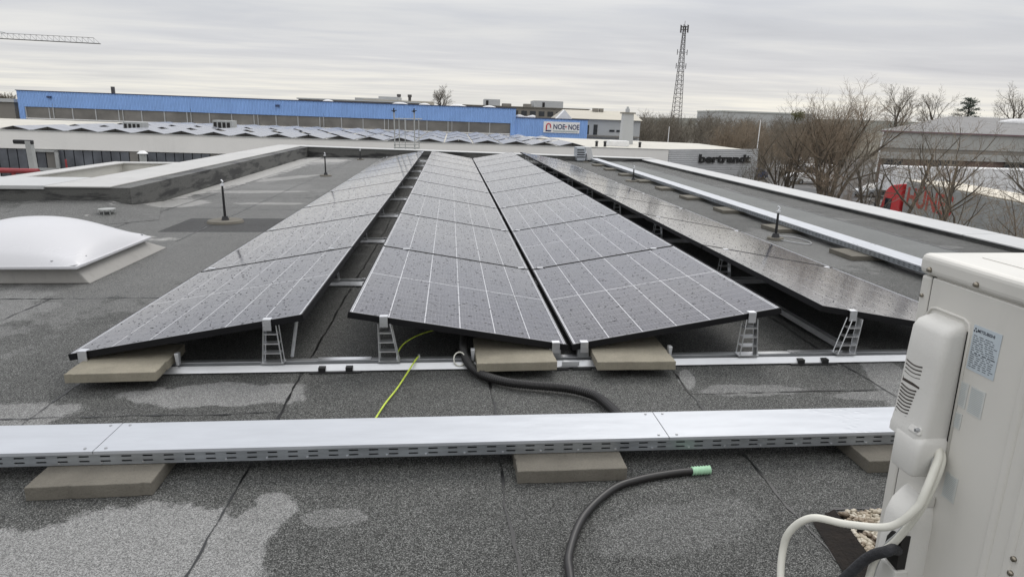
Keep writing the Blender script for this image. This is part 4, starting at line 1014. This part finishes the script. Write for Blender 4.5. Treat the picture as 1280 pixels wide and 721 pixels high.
for i, (x0, x1, mt) in enumerate([(47.4, 49.6, 'panedark'), (52.6, 56.2, 'panedark'), (57.5, 61, 'brick'), (62, 66, 'panedark'), (67.5, 72, 'whwall')]):
    b = MB(); b.box(x0, x1, 68.1, 68.29, GZ, -1.76); b.build('loading_door', M[mt], wh)
b = MB(); b.bar((46.45, 67.7, 1.1), (46.0, 67.2, -4.6), .11); b.build('downpipe', M['white'], wh)

# lorry
lo_ang = math.atan2(-10.2, -2.2)
lorry = thing('lorry', 'articulated lorry with red cab and grey tarpaulin trailer lettered in red', 'lorry', (28.01, 36.44, GZ - .02), lo_ang)
b = MB()
prof = [(.15, .45), (.0, 1.2), (.12, 1.9), (.55, 3.2), (1.0, 3.55), (2.2, 3.75), (2.25, .45)]
n = len(prof); b.add([(x, -1.22, z) for x, z in prof] + [(x, 1.22, z) for x, z in prof], [tuple(range(n)), tuple(reversed(range(n, 2 * n)))] + [((i + 1) % n, i, n + i, n + (i + 1) % n) for i in range(n)]); cab = b.build('cab', M['truckred'], lorry, bevel=.06)
b = MB(); b.add([(.17, -1.05, 2.0), (.17, 1.05, 2.0), (.50, 1.0, 3.0), (.50, -1.0, 3.0)], [(0, 1, 2, 3)]); b.box(.65, 1.35, -1.235, -1.223, 1.95, 2.75); b.box(.65, 1.35, 1.223, 1.235, 1.95, 2.75); b.build('cab_window', M['panedark'], cab)
for s in (-1, 1):
    b = MB(); b.box(.2, .38, s * 1.5 - .12, s * 1.5 + .12, 1.7, 2.7); b.bar((.4, s * 1.2, 2.6), (.3, s * 1.45, 2.6), .04); b.build('mirror', M['black'], cab, bevel=.03)
for (y, ) in ((-1,), (.7,)):
    b = MB(); b.box(-.02, .03, y, y + .3, .75, .95); b.build('headlight', M['white'], cab)
b = MB(); b.box(2.55, 16.2, -1.25, 1.25, 1.15, 3.93); b.build('trailer_tarpaulin', M['tarp'], lorry, bevel=.05)
b = MB(); b.box(2.55, 16.2, -1.22, 1.22, 3.935, 4.02); b.build('trailer_roof', M['tarptop'], lorry, bevel=.05)
b = MB(); b.box(2.3, 16.2, -.45, .45, .8, 1.12); b.build('chassis', M['black'], lorry)
text_part('lettering', 'HÜNES', 1.45, M['letter'], lorry, (2.85, -1.265, 2.60), (math.pi / 2, 0, 0), .004, sx=1.15, off=.035)
pv = Matrix.Translation((3.4, 0, 0)) @ Matrix.Rotation(R(8), 4, 'Z') @ Matrix.Translation((-3.4, 0, 0))
cab.matrix_local = pv
def wheel(parent, x, y, r, w):
    b = MB(); b.tube([(x, y - w / 2, r), (x, y + w / 2, r)], r, 20); wt = b.build('wheel', M['tyre'], parent)
    b = MB(); s = -1 if y < 0 else 1; b.tube([(x, y + s * w * .4, r), (x, y + s * w * .53, r)], r * .55, 14); b.build('rim', M['aludark'], wt)
b = MB(); b.tube([(1.3, -1.2, .5), (1.3, 1.2, .5)], .5, 18); b.build('front_wheels', M['tyre'], cab)
for x in (4.6, 11.5, 12.8, 14.1):
    for y in (-1.08, 1.08): wheel(lorry, x, y, .5, .3)
# cars and vans
def car(label, loc, rz, mat, van=False, group='cars and vans parked in the yard'):
    t = thing('parked_van' if van else 'parked_car', label, 'van' if van else 'car', loc, rz, group)
    if van: pr2 = [(0, .35), (0, 1.0), (.25, 1.2), (1.1, 1.35), (1.8, 2.2), (2.2, 2.45), (5.6, 2.45), (5.75, .35)]; win = [(1.25, 1.4), (1.85, 2.1), (2.7, 2.1), (2.7, 1.4)]
    else: pr2 = [(0, .3), (0, .7), (.2, .85), (1.1, .95), (1.9, 1.42), (3.0, 1.46), (3.9, 1.05), (4.3, .98), (4.4, .3)]; win = [(1.3, .98), (1.95, 1.36), (2.95, 1.39), (3.7, 1.02)]
    n = len(pr2); hw = .95 if van else .86
    b = MB(); b.add([(x, -hw, z) for x, z in pr2] + [(x, hw, z) for x, z in pr2], [tuple(range(n)), tuple(reversed(range(n, 2 * n)))] + [((i + 1) % n, i, n + i, n + (i + 1) % n) for i in range(n)]); b.build('body', mat, t, bevel=.08)
    for s in (-1, 1):
        b = MB(); b.add([(x, s * (hw + .004), z) for x, z in win], [(0, 1, 2, 3)]); b.build('side_window', M['panedark'], t)
    a_, c_ = (pr2[3], pr2[4]); b = MB(); b.add([(a_[0] + .05, -hw * .85, a_[1] + .06), (a_[0] + .05, hw * .85, a_[1] + .06), (c_[0] - .03, hw * .8, c_[1] + .0), (c_[0] - .03, -hw * .8, c_[1] + .0)], [(0, 1, 2, 3)]); b.build('windscreen', M['panedark'], t)
    for x in ((1.0, 4.6) if van else (.8, 3.6)):
        for y in (-hw + .08, hw - .08): wheel(t, x, y, .33, .2)
    for s in (-1, 1):
        b = MB(); b.box(-.03, .05, s * .6 - .15, s * .6 + .15, .65, .8); b.build('headlight', M['white'], t)
    return t
car('silver car parked just left of the red lorry cab', (40.8, 61.5, GZ), R(15), M['carpaint'])
car('white van behind the bare trees right of the silver corner', (40.8, 76, GZ), R(5), M['white'], True)
car('white van further back between the bare trees', (47.5, 92, GZ), R(12), M['white'], True)
car('dark car beside the white van behind the trees', (36.2, 80, GZ), R(25), M['bluedark'])
car('pale car in the yard left of the warehouse', (50, 84, GZ), R(160), M['white'])
car('second white van in the yard left of the warehouse', (46, 101, GZ), R(170), M['white'], True)
for i, (x, y, L, lab) in enumerate([(42.5, 60, 5.2, 'white box trailer by the warehouse doors, the left one'), (49.5, 61, 9.5, 'long white box trailer in front of the warehouse, the right one'), (58.5, 62, 8, 'white box trailer at the right edge of the photo by the warehouse')]):
    t = thing('box_trailer', lab, 'trailer', (x, y, GZ), .03, 'white trailers by the warehouse')
    b = MB(); b.box(0, L, -1.2, 1.2, .95, 3.4); b.build('box_body', M['snowroof'], t, bevel=.05); b = MB(); b.box(.2, L - .2, -.5, .5, .6, .94); b.build('chassis', M['black'], t)
    for xx in (L - 1.2, L - 2.3):
        for yy_ in (-1.0, 1.0): wheel(t, xx, yy_, .45, .25)

# lattice mast
ms = thing('lattice_mast', 'tall slender steel lattice radio mast above the bare trees', 'mast', (86.4, 258, GZ))
b = MB(); n = 26; Ht = 42.2
def cor(k): w = 1.9 * (1 - .80 * (k / n)) ; z = Ht * k / n; return [(-w, -w, z), (w, -w, z), (w, w, z), (-w, w, z)]
for k in range(n):
    a, c_ = cor(k), cor(k + 1)
    for j in range(4):
        b.bar(a[j], c_[j], .16); b.bar(a[j], a[(j + 1) % 4], .07); b.bar(a[j], c_[(j + 1) % 4], .08)
b.build('lattice', M['mast'], ms)
b = MB(); b.cyl((0, 0), 1.1, Ht - .2, Ht, 12)
for i in range(6):
    a = i * math.pi / 3; b.bar((1.5 * math.cos(a), 1.5 * math.sin(a), Ht - 2.2), (1.5 * math.cos(a), 1.5 * math.sin(a), Ht + .6), .22); b.bar((0, 0, Ht - 1), (1.5 * math.cos(a), 1.5 * math.sin(a), Ht - 1), .1)
for z in (28, 33):
    for s in (-1, 1): b.bar((0, 0, z), (s * 1.9, 0, z), .1); b.bar((s * 1.9, 0, z - 1), (s * 1.9, 0, z + 1), .2)
b.bar((0, 0, Ht), (0, 0, Ht + 2), .12)
b.build('antenna', M['mast'], ms)
# crane
cr = thing('tower_crane', 'distant tower crane jib reaching in from the left edge of the sky', 'crane', (-168, 228, GZ))
A = Vector((-168, 228, 19.6 + .0)); tip = Vector((-107.13, 218.84, 18.42)); base = Vector((-168, 228, GZ))
tl = tip - base; al = Vector((0, 0, 25.1)); n = 34; b = MB()
for i in range(n):
    p = al + (tl - al) * (i / n); q_ = al + (tl - al) * ((i + 1) / n); hgt = 1.6
    for s in (-.5, .5): b.bar(p + Vector((0, s, 0)), q_ + Vector((0, s, 0)), .16)
    if i < n - 1: b.bar(p + Vector((0, 0, hgt)), q_ + Vector((0, 0, hgt)), .10)
    mid = (p + q_) / 2 + Vector((0, 0, hgt if i < n - 1 else .8)); b.bar(p, p + Vector((0, 0, hgt)), .06); b.bar(q_ , p + Vector((0, 0, hgt)), .06)
b.build('jib', M['crane'], cr)
b = MB(); b.bar(Vector((0, 0, 33)), al + (tl - al) * .52 + Vector((0, 0, 1.7)), .08); b.bar(Vector((0, 0, 33)), al + (tl - al) * .9 + Vector((0, 0, 1.6)), .06) if False else None; b.build('tie_rod', M['crane'], cr)
b = MB()
for i in range(14):
    z = i * 33 / 14
    for s in ((-1, -1), (1, -1), (1, 1), (-1, 1)): b.bar((s[0] * .9, s[1] * .9, z), (s[0] * .9, s[1] * .9, z + 33 / 14), .2)
    b.bar((-.9, -.9, z), (.9, -.9, z + 33 / 14), .1)
b.bar((0, 0, 25), (-14, 2, 25.3), .5); b.box(-14, -11, 1, 3, 23, 25); b.build('tower', M['crane'], cr)
# light poles beyond the corner building
for (x, y, h, lab) in [(31.8, 66.5, 7.4, 'thin white flagpole right of the silver corner sign'), (26.5, 80.5, 6.3, 'thin pale pole below the lattice mast')]:
    b = MB(); b.cyl((0, 0), .065, 0, h, 8, .04); o = b.build('pole', M['white']); o.location = (x, y, GZ); tag(o, lab, 'pole')
# left foreground yard: lamp, red rail
t = thing('street_lamp', 'grey square post lamp with a dark head beyond the left parapet', 'lamp', (-10.55, 13.9, GZ))
b = MB(); b.hexa([(-.08, -.08, 0), (.08, -.08, 0), (.08, .08, 0), (-.08, .08, 0), (-.22, -.07, 5.82), (-.10, -.07, 5.82), (-.10, .07, 5.82), (-.22, .07, 5.82)]); b.build('post', M['greypaint'], t)
b = MB(); b.box(-.50, -.08, -.06, .06, 5.74, 5.84); b.build('lamp_head', M['black'], t, bevel=.02)
b = MB(); b.cyl((0, 0), .12, 0, 5.9, 8, .10); o = b.build('grey_post', M['greypaint']); o.location = (-11.45, 14.0, GZ); o.rotation_euler = (0, -.04, 0); tag(o, 'grey post cut by the left edge of the photo', 'post')
t = thing('red_railing', 'dull red rail on short posts behind the left white coping', 'railing', (-11.1, 8.5, 0))
b = MB(); b.tube([(0, 0, .10), (3.6, .1, .12)], .042, 8); b.build('rail', M['redpaint'], t)
b = MB()
for x in (.4, 1.8, 3.2): b.tube([(x, .03 * x, GZ), (x, .03 * x, .10)], .03, 6)
b.build('railing_post', M['redpaint'], t)
b = MB(); b.tube([(0, 0, 0), (0, 0, 6.0)], .032, 8); o = b.build('red_post', M['redpaint']); o.location = (-14.5, 22.3, GZ); o.scale = (1, 1, .79); tag(o, 'thin red post in front of the dark glazing of the white hall', 'post')
t = thing('vent_cowl', 'small mushroom vent pipe behind the light well on the left', 'vent', (-10.2, 18.6, GZ))
b = MB(); b.cyl((0, 0), .10, 0, 5.28, 10); b.build('pipe', M['greypaint'], t); b = MB(); b.cyl((0, 0), .16, 5.28, 5.36, 12, .07); b.build('cap', M['white'], t)

# ---------------------------------------------------------------- trees
def grow(tr, rr, p, d, L, r, lvl, maxl, tw, br, up, kink, minr=.006):
    n = 4 if lvl < 2 else 3; pts = [p]; rs = [r]; dirs = [d]; cur = p; dd = d
    for i in range(n):
        dd = (dd + Vector((rr.gauss(0, kink), rr.gauss(0, kink), rr.gauss(0, kink) * .6 + up))).normalized()
        cur = cur + dd * (L / n); pts.append(cur); rs.append(r * (1 - .55 * (i + 1) / n) if lvl < maxl else r * (1 - .75 * (i + 1) / n)); dirs.append(dd)
    (tr if lvl < 2 else tw).tube(pts, [max(minr * .5, x) for x in rs], 5 if lvl < 1 else 3, cap=False)
    if lvl >= maxl: return
    k = br[lvl]
    for j in range(k):
        t = .25 + .75 * (j + rr.random()) / k; i = min(n - 1, int(t * n)); f_ = t * n - i
        q = pts[i].lerp(pts[i + 1], min(1, f_)); base = dirs[i]
        az = j * 2.4 + rr.uniform(-.5, .5); side = base.orthogonal().normalized(); side.rotate(Matrix.Rotation(az, 3, base))
        sp = rr.uniform(.45, .95); nd = (base * math.cos(sp) + side * math.sin(sp)).normalized()
        grow(tr, rr, q, nd, L * rr.uniform(.42, .68) * (1.1 - .35 * t), max(minr, rs[i] * rr.uniform(.40, .62)), lvl + 1, maxl, tw, br, up, kink, minr)
def bare_tree(seed, h, r, stems=1, spread=.2, br=(9, 6, 5, 4), maxl=4, up=.10, kink=.13, minr=.007, clear=.25):
    rr = random.Random(seed); tr, tw = MB(), MB()
    for s in range(stems):
        a = s * 6.28 / max(1, stems) + rr.uniform(-.3, .3)
        d = Vector((math.cos(a) * spread * (0 if stems == 1 else 1), math.sin(a) * spread * (0 if stems == 1 else 1), 1)).normalized()
        if stems == 1:
            top = Vector((rr.uniform(-.1, .1), rr.uniform(-.1, .1), h * clear)); tr.tube([(0, 0, -.1), top * .5, top], [r * 1.15, r, r * .92], 7, cap=False)
            grow(tr, rr, top, d, h * (1 - clear) * .78, r * .9, 0, maxl, tw, br, up, kink, minr)
        else: grow(tr, rr, Vector((math.cos(a) * r, math.sin(a) * r, 0)), d, h * .74 * rr.uniform(.8, 1.05), r * rr.uniform(.5, .8), 0, maxl, tw, br, up, kink, minr)
    return tr, tw
def tree_thing(seed, label, loc, h, r, twm='twig', group='bare trees beyond the roof edge', **kw):
    t = thing('bare_tree', label, 'tree', loc, 0, group); tr, tw = bare_tree(seed, h, r, **kw)
    tr.build('trunk', M['bark'], t, smooth=True); tw.build('crown', M[twm], t); return t
T1 = tree_thing(1, 'tallest multi stemmed bare tree, tan twigs, between the silver corner and the warehouse', (27.6, 45, GZ), 9.6, .26, stems=6, spread=.19, br=(9, 6, 5, 4), minr=.0075)
tree_thing(2, 'bare tree holding a round mistletoe ball, left of the tallest tree', (25.6, 47.5, GZ), 8.3, .2, 'twigdark', stems=4, spread=.24, br=(8, 5, 4, 4), minr=.008)
mt = MB(); r_ = random.Random(9)
for i in range(420):
    v = Vector((r_.gauss(0, 1), r_.gauss(0, 1), r_.gauss(0, 1))).normalized() * .55 * r_.random() ** .4; w = Vector((r_.gauss(0, 1), r_.gauss(0, 1), r_.gauss(0, 1))).normalized() * .10; x = v.orthogonal().normalized() * .04
    mt.add([v - w, v + x, v + w, v - x], [(0, 1, 2, 3)])
M['mistle'] = simple('mistletoe_leaf', (.10, .10, .03), .7, 0, .3)
o = mt.build('mistletoe', M['mistle']); o.location = (25.8, 47.3, 2.15); tag(o, 'round olive mistletoe ball high in a bare tree', 'mistletoe')
tree_thing(3, 'bare tree with a leaning dark trunk left of the warehouse downpipe', (23.6, 33.5, GZ), 6.4, .15, 'twigdark', stems=2, spread=.30, br=(7, 5, 4, 3))
tree_thing(4, 'bare tree in front of the lorry lettering', (15.7, 17.3, GZ), 6.7, .10, 'twig', br=(9, 5, 4, 3), clear=.42, minr=.004)
tree_thing(5, 'slim bare tree right of the lettering, forked low', (17.4, 17.0, GZ), 6.8, .10, 'twig', stems=2, spread=.16, br=(10, 5, 4, 3), minr=.005)
tree_thing(6, 'bare tree at the right edge of the photo', (18.6, 16.4, GZ), 7.2, .11, 'twigdark', br=(11, 6, 4, 3), clear=.3, minr=.005)
tree_thing(7, 'low yellowish bare tree over the middle of the lorry', (16.8, 18.8, GZ), 5.9, .09, 'twig', br=(8, 5, 4, 3), clear=.45, minr=.004)
tree_thing(8, 'bare tree in front of the warehouse doors, left of the lorry lettering', (21.6, 27.5, GZ), 7.0, .12, 'twigdark', br=(10, 6, 4, 3), clear=.25, minr=.006)
tree_thing(9, 'rounded bare tree rising behind the left end of the warehouse roof', (70, 100, GZ), 12.6, .3, 'twigdark', br=(10, 7, 5, 4), minr=.016)
tree_thing(10, 'bare tree behind the warehouse roof, left of the evergreen', (78, 101, GZ), 12.2, .28, 'twigdark', br=(10, 6, 5, 4), minr=.014)
tree_thing(16, 'bare tree behind the warehouse roof, right of the evergreen', (90, 99, GZ), 12.8, .28, 'twigdark', br=(10, 6, 5, 4), minr=.014)
tree_thing(11, 'lone bare treetop showing over the blue hall roof', (-2.6, 128, GZ), 11.0, .25, 'twigdark', br=(12, 6, 5, 4), minr=.016, clear=.5)
tree_thing(12, 'small bare tree just right of the silver corner', (26.2, 55.5, GZ), 5.2, .12, 'twigdark', stems=3, spread=.3, br=(7, 5, 4, 3), minr=.007)
tree_thing(13, 'small bare tree between the silver corner and the mistletoe tree', (27.0, 51.5, GZ), 6.2, .13, 'twig', stems=3, spread=.3, br=(7, 5, 4, 3), minr=.008)
tree_thing(14, 'shrubby bare tree at the foot of the tallest tree, right side', (25.9, 40.5, GZ), 4.9, .1, 'twig', stems=4, spread=.42, br=(7, 5, 4, 3), minr=.006)
tree_thing(15, 'shrubby bare tree between the lorry and the roof edge', (14.6, 14.6, GZ), 5.0, .08, 'twig', stems=4, spread=.42, br=(8, 5, 4, 3), minr=.004)
tree_thing(17, 'low brown shrub tree in front of the lorry rear', (17.6, 14.9, GZ), 5.2, .08, 'twig', stems=4, spread=.40, br=(8, 5, 4, 3), minr=.004)
# evergreen
pt = thing('pine_tree', 'dark evergreen pine standing behind the warehouse roof', 'tree', (82.5, 101, GZ))
b = MB(); b.tube([(0, 0, 0), (.1, 0, 6), (0, 0, 12)], [.3, .22, .06], 7); b.build('trunk', M['bark'], pt, smooth=True)
b = MB(); r_ = random.Random(4)
for k in range(26):
    z = 6.2 + k * .235; rad = (1 - ((z - 6) / 6.6)) * 2.6 + .6; a = k * 2.4; L = rad * r_.uniform(.7, 1.25)
    for i in range(150):
        t_ = r_.random() ** .6; c_ = Vector((math.cos(a) * L * t_, math.sin(a) * L * t_, z + .25 * t_ * L * .5)) + Vector((r_.gauss(0, .32), r_.gauss(0, .32), r_.gauss(0, .13)))
        w = Vector((r_.gauss(0, 1), r_.gauss(0, 1), r_.gauss(0, .5))).normalized() * .16; x = w.orthogonal().normalized() * .05
        b.add([c_ - w, c_ + x, c_ + w, c_ - x], [(0, 1, 2, 3)])
b.build('crown', M['needle'], pt)
# woodland masses behind: merged stock of bare trees
def mass(name, label, spots, twm, seed, minr):
    big = MB(); rr = random.Random(seed); stock = []
    for s in range(5):
        tr, tw = bare_tree(100 + s + seed, 1.0, .018, stems=rr.choice((2, 3, 4)), spread=.22, br=(8, 6, 4, 3), maxl=3, minr=minr / 8.5, up=.1, kink=.14)
        stock.append(MB()); stock[-1].v = tr.v + tw.v; k = len(tr.v); stock[-1].f = tr.f + [tuple(i + k for i in f) for f in tw.f]
    for (x, y, h) in spots:
        st = stock[rr.randrange(5)]; a = rr.uniform(0, 6.3); ca, sa = math.cos(a), math.sin(a)
        big.add([(x + (vx * ca - vy * sa) * h * 1.05, y + (vx * sa + vy * ca) * h * 1.05, GZ + vz * h) for vx, vy, vz in st.v], st.f)
    o = big.build(name, M[twm]); struct(o, 'stuff'); o['label'] = label
wr = random.Random(21); sp = []
for i in range(96):
    y = wr.uniform(100, 165); f_ = wr.random(); x = (y + 3) * (.255 + .36 * f_); sp.append((x, y, wr.uniform(6.6, 8.6) * (1 + (y - 100) * .002)))
mass('woodland', 'belt of bare brown woodland between the chimney and the warehouse', sp, 'twigdark', 31, .018)
sp = []
for i in range(30):
    y = wr.uniform(82, 104); f_ = wr.random(); x = (y + 3) * (.40 + .20 * f_); sp.append((x, y, wr.uniform(5.6, 8.4)))
mass('thicket', 'tan thicket of bare saplings behind the parked vans', sp, 'twig', 47, .014)
sp = [(wr.uniform(-230, -60), wr.uniform(170, 215), wr.uniform(6.8, 8.0)) for i in range(90)] + [(wr.uniform(-100, -30), wr.uniform(225, 260), wr.uniform(7.0, 7.8)) for i in range(40)]
mass('tree_line', 'thin dark tree line on the left horizon', sp, 'twigdark', 5, .05)

# ---------------------------------------------------------------- tilt of the background against the drained roof
TM3 = Matrix(((0.99984, 0.00452, 0.01734), (-0.00449, 0.99999, -0.00169), (-0.01735, 0.00161, 0.99985)))
TM = Matrix.Translation(CAM) @ TM3.to_4x4() @ Matrix.Translation(-CAM)
bpy.context.view_layer.update()
for o in BG:
    o.matrix_world = TM @ o.matrix_basis
bgmode[0] = False

# ================================================================ SKY AND LIGHT
SUN_EL, SUN_AZ = R(48), R(25)     # azimuth from +y toward +x
w = D.worlds.new('World'); scene.world = w; w.use_nodes = True; nt = w.node_tree; N = nt.nodes; Lk = nt.links
bgn = N['Background']
def nn(t, **k):
    n = N.new(t)
    for a, v in k.items(): setattr(n, a, v)
    return n
def mth(op, a, b=None, clamp=False):
    n = nn('ShaderNodeMath', operation=op, use_clamp=clamp)
    for i, x in enumerate((a, b)):
        if x is None: continue
        if hasattr(x, 'links'): Lk.new(x, n.inputs[i])
        else: n.inputs[i].default_value = x
    return n.outputs[0]
sky = nn('ShaderNodeTexSky', sky_type='NISHITA'); sky.sun_disc = False; sky.sun_elevation = SUN_EL; sky.sun_rotation = SUN_AZ; sky.air_density = 1.5; sky.dust_density = 3
tc = nn('ShaderNodeTexCoord'); sep = nn('ShaderNodeSeparateXYZ')
mp0 = nn('ShaderNodeMapping'); mp0.inputs['Rotation'].default_value = (0, -.018, 0); Lk.new(tc.outputs['Generated'], mp0.inputs[0]); Lk.new(mp0.outputs[0], sep.inputs[0])
z = mth('MAXIMUM', sep.outputs[2], 0.0); zz = mth('ADD', z, .035)
px_ = mth('DIVIDE', sep.outputs[0], zz); py_ = mth('DIVIDE', sep.outputs[1], zz)
cmb = nn('ShaderNodeCombineXYZ'); Lk.new(px_, cmb.inputs[0]); Lk.new(py_, cmb.inputs[1])
def cloud(scale, detail, sx, sy, ox=0):
    mp = nn('ShaderNodeMapping'); mp.inputs['Scale'].default_value = (sx, sy, 1); mp.inputs['Location'].default_value = (ox, 0, 0); mp.inputs['Rotation'].default_value = (0, 0, -.12); Lk.new(cmb.outputs[0], mp.inputs[0])
    n = nn('ShaderNodeTexNoise'); n.inputs['Scale'].default_value = scale; n.inputs['Detail'].default_value = detail; n.inputs['Roughness'].default_value = .55; n.inputs['Distortion'].default_value = .4; Lk.new(mp.outputs[0], n.inputs['Vector']); return n.outputs['Fac']
c1 = cloud(.22, 8, .6, 1.15); c2 = cloud(.9, 7, .55, 1.2, 5)
cl = mth('ADD', mth('MULTIPLY', c1, .65), mth('MULTIPLY', c2, .35))
def ramp(fac, stops):
    r = nn('ShaderNodeValToRGB'); Lk.new(fac, r.inputs[0]); e = r.color_ramp.elements
    while len(e) < len(stops): e.new(.5)
    for el, (p, c) in zip(e, stops): el.position = p; el.color = (*c, 1)
    return r.outputs[0]
# cloud deck: colour by elevation (real luminance of the sky, brightening to the zenith)
base = ramp(sep.outputs[2], [(0.0, (.86, .845, .79)), (.03, (.85, .84, .80)), (.075, (.755, .76, .775)), (.14, (.66, .675, .71)), (.35, (.84, .85, .88)), (1.0, (1.0, 1.0, 1.0))])
mod = ramp(cl, [(.34, (.78, .79, .83)), (.48, (.93, .935, .955)), (.56, (1.06, 1.05, 1.03)), (.68, (1.22, 1.19, 1.12))])
mx = nn('ShaderNodeMix', data_type='RGBA', blend_type='MULTIPLY'); mx.inputs[0].default_value = 1; Lk.new(base, mx.inputs[6]); Lk.new(mod, mx.inputs[7])
gain = nn('ShaderNodeMapRange'); Lk.new(sep.outputs[2], gain.inputs[0]); gain.inputs[1].default_value = .12; gain.inputs[2].default_value = .8; gain.inputs[3].default_value = 1.0; gain.inputs[4].default_value = 1.6
vm = nn('ShaderNodeVectorMath', operation='SCALE'); Lk.new(mx.outputs[2], vm.inputs[0]); Lk.new(mth('MULTIPLY', gain.outputs[0], 10.0), vm.inputs['Scale'])
fin = nn('ShaderNodeMix', data_type='RGBA'); fin.inputs[0].default_value = .93; Lk.new(sky.outputs[0], fin.inputs[6]); Lk.new(vm.outputs[0], fin.inputs[7])
Lk.new(fin.outputs[2], bgn.inputs[0]); bgn.inputs[1].default_value = .1
sd = D.lights.new('sun', 'SUN'); sd.energy = 1.0; sd.angle = R(25); sd.color = (1, .97, .92); so = D.objects.new('sun', sd); col.objects.link(so)
dirv = Vector((math.sin(SUN_AZ) * math.cos(SUN_EL), math.cos(SUN_AZ) * math.cos(SUN_EL), math.sin(SUN_EL))); so.rotation_euler = dirv.to_track_quat('Z', 'Y').to_euler()

vs = scene.view_settings; vs.view_transform = 'Standard'; vs.look = 'None'; vs.exposure = 0; vs.gamma = 1; vs.use_curve_mapping = False
scene.cycles.max_bounces = 6; scene.cycles.use_denoising = True
